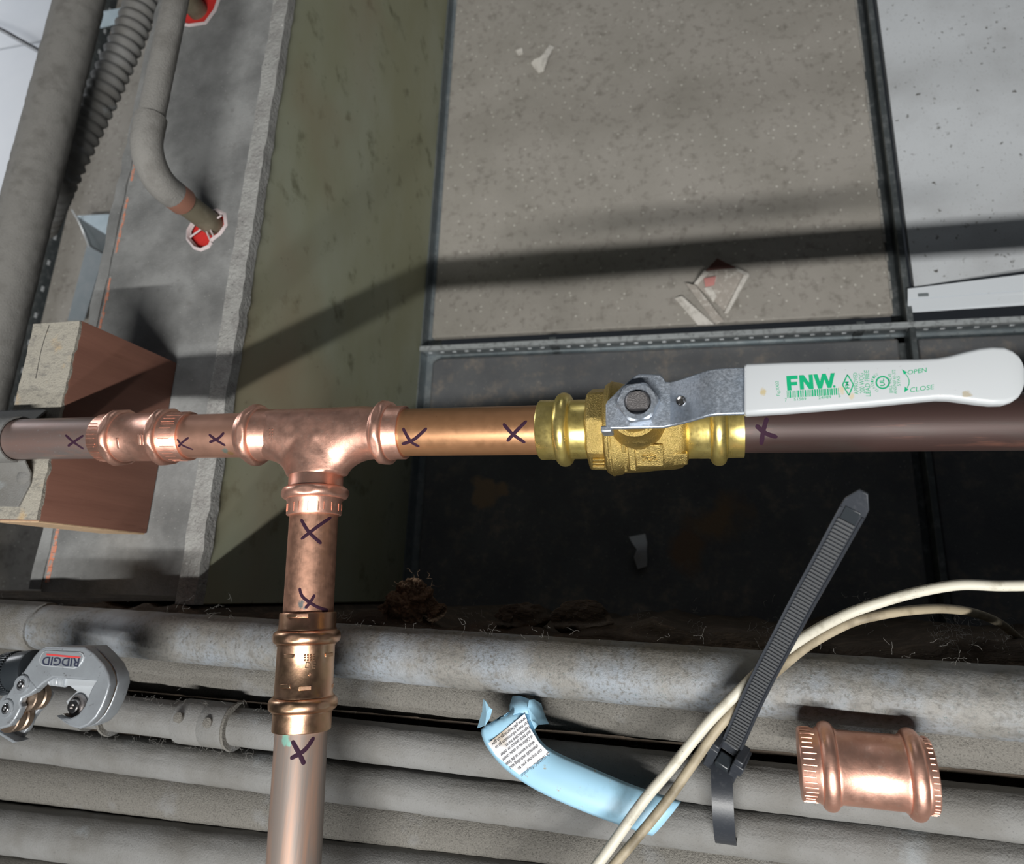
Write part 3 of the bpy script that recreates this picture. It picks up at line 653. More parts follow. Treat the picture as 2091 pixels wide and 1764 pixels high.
pt = on_cyl(632, 1360, bo, BD, .0161); nrm = (pt - (bo + BD * (pt - bo).dot(BD))).normalized()
em = [text_mesh('DE', on_cyl(622, 1364, bo, BD, .0161) + nrm * .0002, on_cyl(643, 1365, bo, BD, .0161) + nrm * .0002, .0032, nrm=nrm)]
em += [poly_mesh(box(on_cyl(622 + 6 * i, 1338 + 5 * k, bo, BD, .0162), (.0004, .0004, .0003))) for i in range(4) for k in range(3)] + [poly_mesh(lathe(on_cyl(632, 1377, bo, BD, .0160), nrm, [(0, .0009), (.0004, .0007)], 10))]
link_mesh('embossed_mark', join_meshes(em), m_copper_aged, bc, angle=None)
tl = tag(mk('copper_pipe', lathe(bo + BD * yb(1460), BD, [(0, RP), (yb(1900) - yb(1460) + .25, RP)], 72), m_copper_tail), 'old streaked copper pipe with green patch below the branch coupling', 'pipe')
marker_cross([[(596, 1512), (610, 1538), (621, 1561)], [(641, 1505), (621, 1532), (592, 1549)]], bo, BD, RP, tl, .0008)
stain(tl, m_copper_tail, [(on_cyl(580, 1508, bo, BD, RP), .0034, (.26, .50, .42)), (on_cyl(592, 1516, bo, BD, RP), .0022, (.26, .50, .42))])
stain(bt, m_copper_y, [(on_cyl(612, 1232, bo, BD, RP), .0024, (.20, .22, .22)), (on_cyl(622, 1240, bo, BD, RP), .002, (.20, .22, .22))])
stain(t_mid, m_copper_tube, [(on_cyl(458, 920, A0, DX, RP), .0032, (.45, .50, .42)), (on_cyl(470, 926, A0, DX, RP), .0026, (.75, .45, .22))])
# old pipe to the right of the valve
t_e = run_tube('copper_pipe', 1470, 4200, m_copper_dark, 'dark brown old copper pipe leaving the valve to the right')
marker_cross([[(1566, 853), (1558, 880), (1554, 908)], [(1543, 868), (1562, 884), (1587, 893)]], A0, DX, RP, t_e, .0008)

# ------------------------------------------------------------------ brass ball valve
vx = Vector((X(1302), YP, ZP))
valve = thing('ball_valve', vx, 'brass ball valve with white lever in the copper run', 'valve')
def lx(px): return X(px) - X(1090)
V0 = (X(1090), YP, ZP)
RB = .0172
def vend(px0, bead, px1, flip=False):
    pr = [(lx(px0), RP + .0002), (lx(px0), RB - .0006), (lx(px0) + .0008, RB)]
    b = lx(bead)
    pr += [(b - .0052, RB)] + [(b + .0042 * cos(t), RB + .0040 * (.1 + .9 * sin(t))) for t in [pi - i * pi / 10 for i in range(11)]] + [(b + .0052, RB - .0003)]
    pr += [(lx(px1), RB - .0004), (lx(px1), RP + .0002)]; return lathe(V0, DX, pr, 96)
mk('press_end', vend(1091, 1143, 1200), m_brass, valve, angle=50)
mk('press_end', vend(1398, 1467, 1520), m_brass, valve, angle=50)
mk('hex_nut', lathe(V0, DX, [(lx(1194), .0200), (lx(1198), .0235), (lx(1232), .0238), (lx(1236), .0230)], 8), m_cast, valve, bev=.0012, angle=30)
mk('valve_body', lathe(V0, DX, [(lx(1230), .0200), (lx(1234), .0248), (lx(1240), .0258), (lx(1252), .0262), (lx(1262), .0258), (lx(1268), .0250), (lx(1290), .0246), (lx(1310), .0244), (lx(1330), .0236), (lx(1372), .0230), (lx(1388), .0222), (lx(1400), .0195), (lx(1404), .0170)], 96), m_cast, valve, angle=55)
mk('split_line', lathe(V0, DX, [(lx(1243), .0262), (lx(1245), .0266), (lx(1248), .0266), (lx(1250), .0262)], 96, (False, False)), m_cast, valve)
def shield(cx, cz, w_, h_):
    pass
# raised pads on the near side of the casting
def pad(px, py, hx_, hy_, up=.0008, r=.0238):
    c = on_cyl(px, py, A0, DX, r); n_ = (c - Vector((c.x, YP, ZP))).normalized(); s_ = n_.cross(DX).normalized()
    return box(c, (hx_, hy_, up), (DX, s_, n_))
mk('cast_pad', [pad(1275, 935, .0012, .010), pad(1290, 930, .0020, .010, .001, .0242), pad(1388, 935, .0040, .0045, .0014, .0215), pad(1325, 930, .0075, .0075, .0007, .0236)], m_cast, valve, bev=.0007)
mk('nut_rib', [pad(1222 - 0 * i, 938 + 7 * i, .0032, .0006, .0008, .0234) for i in range(3)], m_cast, valve, bev=.0003)
c = on_cyl(1325, 936, A0, DX, .0245); n_ = (c - Vector((c.x, YP, ZP))).normalized()
link_mesh('cast_number', text_mesh('22', on_cyl(1312, 941, A0, DX, .0244) + n_ * .0003, on_cyl(1342, 940, A0, DX, .0244) + n_ * .0003, .0042, nrm=n_, bold=.02, thick=.0005), m_cast, valve, angle=None).modifiers.new('raise', 'SOLIDIFY').thickness = .0008
mk('bonnet', lathe((vx.x, YP, ZP + .012), (0, 0, 1), [(0, .0165), (.012, .0155), (.016, .0135), (.024, .0125), (.025, .0105), (.033, .0100)], 48), m_cast, valve, angle=50)
ZL = .600
# lever sheet: stations (column, upper row, lower row, height)
st = [(1236, 826, 877, ZL), (1240, 818, 878, ZL), (1270, 788, 878, ZL), (1296, 766, 877, ZL), (1304, 763, 877, ZL), (1346, 764, 876, ZL), (1354, 770, 876, ZL), (1358, 779, 875, ZL), (1368, 779, 873, ZL), (1390, 773, 868, ZL + .003), (1420, 763, 860, ZL + .008), (1448, 754, 852, ZL + .0115), (1466, 752, 850, ZL + .0122), (1500, 750, 849, ZL + .0122), (1545, 749, 848, ZL + .0122)]
rings = []
for (px, ya, yb_, z) in st:
    u, l = P(px, ya, z), P(px, yb_ - 3, z); rings.append([u, l, l + Vector((0, 0, -.0028)), u + Vector((0, 0, -.0028))])
lev = mk('lever', loft(rings), m_zinc, valve, bev=.0007, angle=25)
mk('lever_tab', box(P(1240, 880, ZL - .005), (.0028, .0016, .005)), m_zinc, valve, bev=.0008)
hc = P(1391, 819, ZL + .0035)
mk('lever_hole', lathe(hc - Vector((0, 0, .0005)), (-.25, 0, 1), [(0, .0012), (.0006, .0013), (.0012, .0019), (.0013, .0023), (.0006, .0026)], 24, (False, False)), m_chrome, lev)
mk('hole_shade', lathe(hc - Vector((0, 0, .0005)), (-.25, 0, 1), [(0, .0014), (.0006, .0014)], 20), m_dark, lev)
nc = P(1301, 819, ZL + .0075); nc = Vector((nc.x, nc.y, ZL))
hexp = lambda r, ph=.12: [(nc.x + r * cos(k * pi / 3 + ph), nc.y + r * sin(k * pi / 3 + ph)) for k in range(6)]
def ring_pts(r, z, n=48, hexr=None, ph=.12):
    o = []
    for k in range(n):
        th = 2 * pi * k / n; q = r if hexr is None else min(r, hexr / cos(((th - ph) % (pi / 3)) - pi / 6)); o.append((nc.x + q * cos(th), nc.y + q * sin(th), z))
    return o
AF = .0092
mk('lever_nut', loft([ring_pts(.02, ZL + .0002, 60, AF), ring_pts(.02, ZL + .0052, 60, AF), ring_pts(.0100, ZL + .0066, 60, AF), ring_pts(.0088, ZL + .0072, 60, AF), ring_pts(.0066, ZL + .0072, 60), ring_pts(.0061, ZL + .0062, 60), ring_pts(.0061, ZL + .001, 60)], True, False), m_zinc, valve, angle=25)
def flat_ring(r, z, fl=.0038):
    return [(x, max(nc.y - fl, min(nc.y + fl + .001, y)), z_) for x, y, z_ in ring_pts(r, z)]
mk('stem', loft([flat_ring(.0058, ZL - .004), flat_ring(.0058, ZL + .0074), flat_ring(.0049, ZL + .0082)]), m_stem, valve, angle=30)
# grip
ZG = ZL + .0156
gs = [(1519, 746, 848), (1524, 745, 849.5), (1600, 742, 845), (1700, 739.5, 837), (1800, 737, 828), (1870, 736, 821), (1910, 733.5, 817.5), (1935, 729, 818), (1965, 721, 822), (1995, 714, 826), (2020, 711, 828.5), (2045, 712, 828), (2062, 718, 823), (2076, 728, 814), (2084, 740, 802), (2089, 757, 786)]
rings = []; TH = .0036
for i, (px, ya, yb_) in enumerate(gs):
    zc = ZG - TH; u, l = P(px, ya, zc), P(px, yb_, zc); c = (u + l) / 2; hw = (u - l).length / 2; d = (u - l).normalized(); th = TH; rc = .0022
    if i == 0: hw *= .97; th *= .85
    if i > 11: th = TH * (1 - .12 * (i - 11)); rc = min(rc, th * .9)
    rc = min(rc, hw * .9); ring = []
    for (sx, sy, a0) in ((1, 1, 0), (-1, 1, 90), (-1, -1, 180), (1, -1, 270)):
        for k in range(6):
            t = radians(a0 + k * 18); ring.append(c + d * (sx * (hw - rc) + rc * cos(t)) + Vector((0, 0, sy * (th - rc) + rc * sin(t))))
    rings.append(ring)
gv, gf = loft(rings)
grip = mk('grip', (gv, gf), m_grip, valve, angle=60)
ZT = ZG
stain(grip, m_grip, [(P(1561, 800, ZG), .0022, (.50, .43, .27)), (P(1719, 798, ZG), .0020, (.56, .50, .38)), (P(1738, 810, ZG), .0017, (.56, .50, .38)), (P(1972, 802, ZG), .0018, (.42, .38, .30))])
def lab(s, a, b, hpx, bold=0, shear=0):
    p, q = P(*a, ZT), P(*b, ZT); dep = (p - CAM).dot(-(ROT @ Vector((0, 0, 1)))); return text_mesh(s, p, q, hpx * dep / FPX, bold=bold, shear=shear)
def line(pts, wpx, z=None):
    z = z or ZT; g = []
    for i in range(len(pts) - 1):
        p, q = P(*pts[i], z), P(*pts[i + 1], z); d = (q - p).normalized(); s = Vector((-d.y, d.x, 0)) * (wpx / 2 / 4500); e = Vector((0, 0, .00004))
        g.append(([p - s + e, p + s + e, q + s + e, q - s + e], [(0, 1, 2, 3)]))
    return poly_mesh(g)
def fillp(pts, up=.00004): return poly_mesh(([P(x, y, ZT) + Vector((0, 0, up)) for x, y in pts], [tuple(range(len(pts)))]))
def glyph(x0, w_, quads):
    o = []
    for k, qd in enumerate(quads):
        o.append(fillp([(x0 + u * w_ + 2.2 * (1 - v), 768 + 29.5 * (1 - v) - (x0 + u * w_ - 1605) * .062) for u, v in qd], .00004 + .00003 * k))
    return o
pr = glyph(1605, 23, [[(0, 0), (.38, 0), (.38, 1), (0, 1)], [(.38, .76), (1, .76), (1, 1), (.38, 1)], [(.38, .33), (.92, .33), (.92, .56), (.38, .56)]])
pr += glyph(1631, 28, [[(0, 0), (.30, 0), (.30, 1), (0, 1)], [(.70, 0), (1, 0), (1, 1), (.70, 1)], [(0, 1), (.34, 1), (1, 0), (.66, 0)]])
pr += glyph(1660, 44, [[(0, 1), (.20, 1), (.37, 0), (.18, 0)], [(.18, 0), (.37, 0), (.58, 1), (.41, 1)], [(.41, 1), (.58, 1), (.80, 0), (.62, 0)], [(.62, 0), (.80, 0), (1, 1), (.81, 1)]])
pr += [fillp([(1703 + 2.6 * cos(k), 789 + 2.6 * sin(k)) for k in [i * pi / 5 for i in range(10)]])]
pr += [lab('APPROVED', (1753, 805), (1750, 761), 8), lab('200 WOG', (1765.5, 803), (1762.5, 762), 9), lab('LEAD FREE', (1777.5, 809), (1773.5, 756), 9)]
pr += [lab('Fig.X422', (1592, 808), (1589, 778), 6)]
pr += [line([(1730, 765), (1742, 785), (1733, 807), (1720, 786), (1730, 765)], 2.4), lab('FM', (1734, 793), (1732, 779), 7, .03)]
circ = [(1802 + 13.2 * cos(k), 781 + 12 * sin(k)) for k in [i * pi / 14 for i in range(29)]]
pr += [line(circ, 3), lab('UL', (1806, 788), (1804, 773), 8, .03), fillp([(1806 + cos(k), 785 + sin(k)) for k in [i * pi / 4 for i in range(8)]])]
word = 'CLASSIFIED'
for i, ch in enumerate(word):
    t = radians(118 + i * 13.5); cx, cy = 1801 + 18 * cos(t), 781 + 17 * sin(t); dx, dy = -sin(t), cos(t)
    pr.append(lab(ch, (cx - dx * 1.5, cy - dy * 1.5), (cx + dx * 1.5, cy + dy * 1.5), 5))
pr += [lab('BALL VALVE', (1822.5, 802), (1819, 763), 6), lab('ANSI/NSF 61-372', (1831, 804), (1827.5, 755), 6), lab('5YA5', (1838.5, 788), (1836.5, 768), 6)]
pr += [lab('OPEN', (1854, 765), (1894, 759), 9, .0, .25), lab('CLOSE', (1859, 801), (1909, 794), 9.5, .0, .25)]
pr += [fillp([(1841, 754), (1852, 760), (1845.5, 765)]), fillp([(1846, 801), (1847, 789.5), (1855, 795)]), line([(1848, 763), (1853, 769), (1856, 777), (1855.5, 785), (1852, 792)], 1.5)]
link_mesh('printed_text', join_meshes(pr), m_green, grip, angle=None)
random.seed(3); bars = []; x = 1606.0
while x < 1711:
    wd = random.choice((1.1, 1.1, 2.0, 3.0)); t = (x - 1606) / 105; y = 797.5 - 6.5 * t
    h_ = 15; bars.append(fillp([(x, y + 1), (x + wd, y + 1), (x + wd + .8, y + h_), (x + .8, y + h_)])); x += wd + random.choice((1.0, 1.2, 2.0))
bars += [lab('51589', (1621, 818), (1646, 816.5), 5.5), lab('24989', (1671, 815), (1697, 813), 5.5), lab('7', (1602.5, 820), (1606, 820), 7), lab('5', (1711.5, 811), (1716, 811), 7)]
link_mesh('printed_barcode', join_meshes(bars), m_green, grip, angle=None)

# ------------------------------------------------------------------ grey conduits in front
def conduit(name, pts, z, r, mat, label, amp=.0003):
    z0, z1 = z if hasattr(z, '__len__') else (z, z)
    a, b = P(*pts[0], z0), P(*pts[1], z1); d = (b - a).normalized(); a = a - d * .3; b = b + d * 1.2; o = thing('conduit', (a + b) / 2, label, 'conduit')
    mk('conduit_tube', rough_tube(a, b, r, 260, 48, amp), mat, o); return o, a, b, d
ZA = (.445, .535); RA = .0165
cA, aA, bA, dA = conduit('conduit', ((-150, 1261), (2300, 1453)), ZA, RA, m_emt, 'thick blue-grey dusty conduit, topmost of the bottom stack')
def along(a, d, px):
    lo, hi = .1, 1.2
    for _ in range(50):
        m = (lo + hi) / 2
        if proj(a + d * m)[0] < px: lo = m
        else: hi = m
    return a + d * lo
pj = along(aA, dA, 92)
mk('joint_ring', lathe(pj, -dA, [(0, RA), (0, RA + .0016), (.002, RA + .002), (.2, RA + .002)], 48), m_emt_dust, cA, angle=40, label='dust-covered coupling at the left end')
fl = []
for px in range(20, 2060, 60):
    q = along(aA, dA, px + random.uniform(-30, 30)); fl.append((q + Vector((0, RA * .95, RA * .3)), random.choice((2, 4, 9))))
fibres('dust_fluff', fl, cA, rad=.00009, length=.012, spread=.005)
def_AB = (0, 0)
cB, aB, bB, dB = conduit('conduit', ((-150, 1326), (2300, 1522)), (.4215, .503), .0168, m_emt_dust, 'deeper conduit under thick dust just below the topmost conduit', .0006)
fl = [(along(aB, dB, px) + Vector((0, -.018, .004)), random.choice((0, 5, 9))) for px in range(300, 1900, 70)]
fibres('dust_fluff', fl, cB, rad=.0001, length=.010, spread=.004)
cC, aC, bC, dC = conduit('conduit', ((-150, 1412), (2600, 1723)), (.462, .510), .0118, m_emt_mid, 'thin grey conduit with screw couplings behind the tube cutter')
for (x0, x1) in ((376, 482),):
    p, q = along(aC, dC, x0), along(aC, dC, x1); LL = (q - p).length
    mk('screw_coupling', lathe(p, dC, [(0, .0118), (0, .0140), (.001, .0143), (LL * .48, .0143), (LL * .5, .0138), (LL * .52, .0143), (LL - .001, .0143), (LL, .014), (LL, .0118)], 48), m_emt_mid, cC, angle=40)
    sc_ = along(aC, dC, 392); mk('set_screw', lathe(sc_ + Vector((0, .004, .0125)), (0, .3, .95), [(0, .0034), (.004, .0032), (.0045, .002)], 16), m_emt_dust, cC)
    sc_ = along(aC, dC, 450); mk('set_screw', lathe(sc_ + Vector((0, .003, .0125)), (0, .2, .95), [(0, .0034), (.003, .0032), (.0035, .002)], 16), m_emt_dust, cC)
for x0 in (230, 478):
    p = along(aC, dC, x0); mk('joint_ring', lathe(p, dC, [(0, .0118), (0, .0150), (.0012, .0155), (.0024, .0150), (.0024, .0118)], 48), m_emt_dust, cC, angle=40)
mk('joint_ring', lathe(along(aC, dC, 60), dC, [(0, .0118), (0, .0140), (.06, .0140), (.06, .0118)], 40), m_emt_mid, cC)
cD, aD, bD, dD = conduit('conduit', ((-150, 1490), (2600, 1829)), (.450, .500), .0125, m_emt_mid, 'grey dusty conduit passing under the tube cutter at lower left')
fibres('dust_fluff', [(along(aD, dD, px) + Vector((0, .010, .008)), random.choice((2, 6, 10))) for px in range(40, 560, 30)], cD, rad=.00009, length=.009, spread=.004)
fibres('dust_fluff', [(along(aC, dC, px) + Vector((0, .010, .007)), random.choice((2, 6, 10))) for px in range(250, 560, 30)] + [(along(aC, dC, px) + Vector((0, -.011, .004)), 5) for px in range(250, 560, 40)], cC, rad=.00009, length=.009, spread=.004)
cE, aE, bE, dE = conduit('conduit', ((-150, 1560), (2300, 1850)), (.428, .480), .0180, m_emt_dust, 'dust-caked conduit along the lower left corner')
cF, aF, bF, dF = conduit('conduit', ((-150, 1672), (2300, 1960)), (.44, .49), .0165, m_emt_mid, 'grey conduit below the dust-caked one at the bottom edge')
cG, aG, bG, dG = conduit('conduit', ((-150, 1770), (2300, 2060)), (.44, .49), .0165, m_emt_dust, 'last dusty conduit in the bottom left corner')

# dirt-covered timber ledge behind the topmost conduit
led = thing('timber_ledge', (.05, -.03, .36), 'dark timber ledge with fibrous dirt behind the topmost conduit', 'ledge')
def ZLE(px): return .405 + .08 * (px + 500) / 2900
def ledge():  # ledge extended unseen, down and back under the conduits, to block light
    rings = []; ph = [random.uniform(0, 6) for _ in range(6)]
    pL, pR = P(-500, 1203, ZLE(-500)), P(2400, 1322, ZLE(2400)); pR = pL + (pR - pL) * 1.9; n = 300
    for i in range(n + 1):
        p = pL.lerp(pR, i / n); k = i * .22
        wv = .003 * sin(k + ph[0]) + .002 * sin(2.3 * k + ph[1]) + .0015 * sin(5.1 * k + ph[2]) + random.uniform(-.0012, .0012); e = .002 * sin(3.1 * k) + random.uniform(-.001, .001)
        rings.append([(p.x, p.y + wv - .003, .0), (p.x, p.y + wv - .003, p.z - .006 + e), (p.x, p.y - .008 + wv, p.z + e), (p.x, p.y - .02, p.z + .001 + random.uniform(-.001, .001)), (p.x, p.y - .035, p.z - .004 + e), (p.x, p.y - .05, p.z - .020), (p.x, p.y - .5, p.z - .03), (p.x, p.y - .5, .0)])
    return loft(rings)
mk('ledge_board', ledge(), m_soil_dk, led, angle=60)
def lump(c, r, s=(1, 1, .7), amp=.35, n=3):
    bm = bmesh.new(); bmesh.ops.create_icosphere(bm, subdivisions=n, radius=1)
    ph = [Vector((random.gauss(0, 3), random.gauss(0, 3), random.gauss(0, 3))) for _ in range(5)]
    v = []
    for q in bm.verts:
        k = 1 + amp * sum(sin(q.co.dot(p) + p.x) / (i + 1.5) for i, p in enumerate(ph)) * .5 + random.uniform(-.12, .12)
        v.append(Vector(c) + Vector((q.co.x * s[0], q.co.y * s[1], q.co.z * s[2])) * r * k)
    f = [tuple(x.index for x in q.verts) for q in bm.faces]; bm.free(); return v, f
dc = thing('dirt_clump', P(835, 1225, ZLE(835)), 'brown fibrous dirt clump on the dark ledge right of the branch pipe', 'dirt')
gl = [lump(P(x, y, ZLE(x) + .004), r, (1, 1, .8), .55, 4) for x, y, r in ((838, 1210, .010), (812, 1232, .009), (858, 1228, .010), (790, 1248, .006), (885, 1245, .007), (835, 1240, .012))]
mk('clump_core', gl, m_soil, dc, angle=None)
fibres('clump_fibres', [(P(838, 1212, ZLE(838) + .012), 40), (P(815, 1235, ZLE(815) + .01), 30), (P(868, 1235, ZLE(868) + .01), 30)], dc, m_soil, .0002, .012, 6, .007)
for (x, y, r, lb) in ((1060, 1262, .010, 'brown dirt lump on the dark ledge below the amber pipe'), (1180, 1262, .011, 'brown dirt lump on the dark ledge below the brass valve')):
    tag(mk('dirt_clump', [lump(P(x - 25, y, ZLE(x) + .003), r * .8), lump(P(x + 10, y, ZLE(x) + .003), r, (1.5, 1, .6))], m_soil_dk, angle=None), lb, 'dirt')
fibres('ledge_fluff', [(P(x, y, ZLE(x) + .004), nn) for x, y, nn in ((1750, 1252, 24), (1935, 1288, 40), (1965, 1292, 30), (2040, 1302, 24), (1300, 1262, 14), (1430, 1270, 18), (1560, 1272, 14), (960, 1254, 14))], led, m_hair, .00013, .009, 6, .005)

# ------------------------------------------------------------------ white cables
def cable(pts, r, mat, label):
    return tag(mk('cable', sweep(spline([P(*p) for p in pts], 10), r, 16), mat), label, 'cable')
cable([(820, 2250, .5400), (1020, 2000, .5400), (1200, 1790, .5400), (1310, 1640, 0.5400), (1372, 1566, 0.5400), (1440, 1482, 0.5430), (1500, 1420, 0.5470), (1560, 1362, 0.5460), (1640, 1302, 0.5400), (1720, 1258, 0.5350), (1800, 1229, 0.5350), (1880, 1207, 0.5350), (1960, 1194, 0.5350), (2040, 1196, 0.5350), (2150, 1196, 0.5350), (2350, 1206, 0.5350), (2800, 1250, .5350), (3600, 1330, .5350)], .0026, m_cable, 'white cable rising over the conduit and leaving at the right')
cable([(850, 2260, .5350), (1050, 2010, .5350), (1225, 1800, .5350), (1350, 1650, 0.5350), (1410, 1566, 0.5370), (1462, 1492, 0.5390), (1520, 1425, 0.5420), (1580, 1375, 0.5415), (1650, 1318, 0.5340), (1730, 1274, 0.5285), (1790, 1257, 0.5275), (1860, 1246, 0.5210), (1930, 1243, 0.5050), (1990, 1252, 0.4850), (2040, 1272, 0.4650), (2075, 1300, 0.4450), (2110, 1330, 0.4250)], .0024, m_cable_d, 'soiled white cable dipping down behind the other cable')

# ------------------------------------------------------------------ cable tie
zt_ = thing('cable_tie', P(1490, 1530, .53), 'long black cable tie sticking up across the conduits', 'cable tie')
zs = [(1482, 1545, .526), (1500, 1508, .538), (1530, 1440, .551), (1560, 1378, .563), (1600, 1302, .578), (1640, 1226, .592), (1680, 1154, .606), (1715, 1090, .618), (1740, 1045, .626)]
cen = spline([P(*q) for q in zs], 8); WT = .0052
def strap_frame(i):
    t = (cen[min(i + 1, len(cen) - 1)] - cen[max(i - 1, 0)]).normalized(); vd = (CAM - cen[i]).normalized(); s = t.cross(vd).normalized(); n = s.cross(t).normalized(); return t, s, n
rings = []
for i, c in enumerate(cen):
    t, s, n = strap_frame(i); wv = WT * (1 + .0 * i); rings.append([c - s * wv, c + s * wv, c + s * wv - n * .0014, c - s * wv - n * .0014])
t, s, n = strap_frame(len(cen) - 1); e = cen[-1]
rings.append([e + t * .004 - s * WT * .95, e + t * .004 + s * WT * .95, e + t * .004 + s * WT * .95 - n * .0013, e + t * .004 - s * WT * .95 - n * .0013])
rings.append([e + t * .0105 - s * .0018, e + t * .0105 + s * .0018, e + t * .0105 + s * .0018 - n * .0012, e + t * .0105 - s * .0018 - n * .0012])
stp = mk('strap', loft(rings), m_black, zt_, bev=.0004, angle=30)
mk('edge_rail', [loft([[c + s_ * (sg * WT * .96) + n_ * .0007, c + s_ * (sg * WT * .78) + n_ * .0005, c + s_ * (sg * WT * .76), c + s_ * (sg * WT * .98)] for c, (t_, s_, n_) in [(cen[i], strap_frame(i)) for i in range(3, len(cen))]]) for sg in (-1, 1)], m_black, zt_)
tg = []; acc = 0; tot = sum((cen[i + 1] - cen[i]).length for i in range(len(cen) - 1)); pos = .006; dist = 0
for i in range(len(cen) - 1):
    l = (cen[i + 1] - cen[i]).length
    while pos <= dist + l:
        c = cen[i].lerp(cen[i + 1], (pos - dist) / l); t, s, n = strap_frame(i)
        if pos < tot - .004: tg.append(box(c + n * .0002, (.00055, WT * .66, .0005), (t, s, n)))
        pos += .00195
    dist += l
mk('teeth', tg, m_blackg, stp)['kind'] = 'stuff'
t, s, n = strap_frame(len(cen) - 10)
mk('end_window', box(cen[-2] + n * .0002 - t * .001, (.0032, WT * .62, .0003), (t, s, n)), m_knob, stp, bev=.001)
hc_ = P(1484, 1541, .530); t, s, n = strap_frame(0)
ax3 = (s, t, n)
mk('lock_head', [box(hc_ - s * .0062, (.0022, .0085, .0052), ax3), box(hc_ + s * .0062, (.0022, .0085, .0052), ax3), box(hc_ - t * .0095, (.0084, .0022, .0052), ax3), box(hc_ + t * .0045 - n * .003, (.006, .003, .0025), ax3), box(hc_ - s * .0068 + t * .002, (.0030, .0035, .0058), ax3), box(hc_ + s * .0068 + t * .002, (.0030, .0035, .0058), ax3)], m_black, zt_, bev=.0007, angle=30)
mk('lock_pawl', box(hc_ - t * .004 + n * .002, (.0036, .0045, .0034), (s, (t + n * .35).normalized(), (n - t * .35).normalized())), m_knob, zt_, bev=.0009, angle=30)
lc = along(aC, dC, 1478); a1, b1, d1 = frame(dC); rings = []
for k in range(41):
    th = 2 * pi * k / 40; q = lc + Vector((0, 0, .004)) + (a1 * cos(th) * .026 + b1 * sin(th) * .030); nn = (a1 * cos(th) + b1 * sin(th))
    rings.append([q - dC * WT, q + dC * WT, q + dC * WT + nn * .0014, q - dC * WT + nn * .0014])
mk('loop_band', loft(rings, True, False), m_black, zt_, angle=30)

# ------------------------------------------------------------------ loose coupling lower right
ca, cb = P(1640, 1572, .560), P(1925, 1600, .563); ca.z = .545; cb.z = .548
lcp = thing('copper_coupling', (ca + cb) / 2, 'loose new copper coupling lying against the conduits at lower right', 'coupling')
dL = (cb - ca).normalized(); LL = (cb - ca).length
pr = press_profile(LL, (.0125, LL - .0080), .0158, .0192)
mk('sleeve', lathe(ca, dL, pr, 96), m_copper, lcp, angle=50)
mk('bore_shade', lathe(ca + dL * .0004, dL, [(0, .0147), (LL - .0008, .0147)], 48), m_dark, lcp)  # solid dark plug; shade inside the sleeve is put into its colour
g = ribs(ca + dL * .0005, dL, .0068, .01585, 40, .00025, .05) + ribs(ca + dL * (LL - .0030), dL, .0028, .01585, 40, .00025, .05)
mk('rim_ribs', g, m_copper, lcp)['kind'] = 'stuff'

# ------------------------------------------------------------------ blue tag
tgo = thing('paper_tag', P(1080, 1530, .52), 'crumpled light blue tag with white warning label on the conduits', 'tag')
ts = [((1003, 1474), (1058, 1442), .517), ((979, 1491), (1078, 1452), .521), ((984, 1518), (1085, 1484), .522), ((1004, 1549), (1103, 1517), .522), ((1040, 1584), (1134, 1539), .522), ((1108, 1626), (1200, 1568), .524), ((1215, 1672), (1290, 1606), .525), ((1330, 1712), (1390, 1640), .522)]
lefts = spline([P(*a, z) for a, b, z in ts], 5); rights = spline([P(*b, z) for a, b, z in ts], 5)
rows = []
for i, (l, r) in enumerate(zip(lefts, rights)):
    row = []
    for k in range(13):
        q = l.lerp(r, k / 12); amp = .0016 if i < 8 else 0; dz = amp * (sin(k * 2.1 + i * 1.3) + .6 * sin(k * 3.7 - i * 2.2)) * (1 - i / 8 if i < 8 else 0)
        curl = .004 * (abs(k - 6) / 6) ** 3; row.append(q + Vector((0, 0, dz - curl)))
    rows.append(row)
o = mk('tag_sheet', loft(rows, False, False), m_tag, tgo, angle=60); m = o.modifiers.new('s', 'SOLIDIFY'); m.thickness = .0003
o = mk('torn_corner', [loft([pp([(986, 1428, .515), (990, 1430, .520), (1000, 1445, .522)]), pp([(984, 1452, .516), (993, 1456, .522), (1005, 1449, .520)]), pp([(974, 1486, .518), (990, 1481, .523), (1000, 1466, .521)])], False, False)], m_tag, tgo, angle=None); m = o.modifiers.new('s', 'SOLIDIFY'); m.thickness = .0003
o = mk('curled_flap', [loft([pp([(1046, 1421, .505), (1040, 1440, .512), (1040, 1462, .519)]), pp([(1060, 1420, .510), (1062, 1432, .518), (1060, 1455, .521)]), pp([(1080, 1427, .516), (1076, 1440, .521), (1079, 1458, .522)])], False, False), loft([pp([(1079, 1429, .522), (1077, 1445, .523), (1083, 1470, .522), (1091, 1488, .521)]), pp([(1090, 1428, .518), (1090, 1445, .514), (1094, 1468, .510), (1098, 1480, .508)]), pp([(1104, 1436, .508), (1108, 1450, .505), (1114, 1466, .503), (1120, 1478, .502)])], False, False)], m_tag, tgo, angle=60); m = o.modifiers.new('s', 'SOLIDIFY'); m.thickness = .0003
ZQ = .5226
lbl = mk('warning_label', poly_mesh and ([P(1071, 1457, ZQ), P(1082, 1486, ZQ), P(1100, 1516, ZQ), P(1122, 1538, ZQ), P(1060, 1582, ZQ), P(1012, 1543, ZQ), P(996, 1518, ZQ)], [(0, 1, 2, 3, 4, 5, 6)]), m_tagwhite, tgo, angle=None)
def tl_(s, a, b, h): 
    p, q = P(*a, ZQ + .0002), P(*b, ZQ + .0002); return text_mesh(s, p, q, h / 3900)
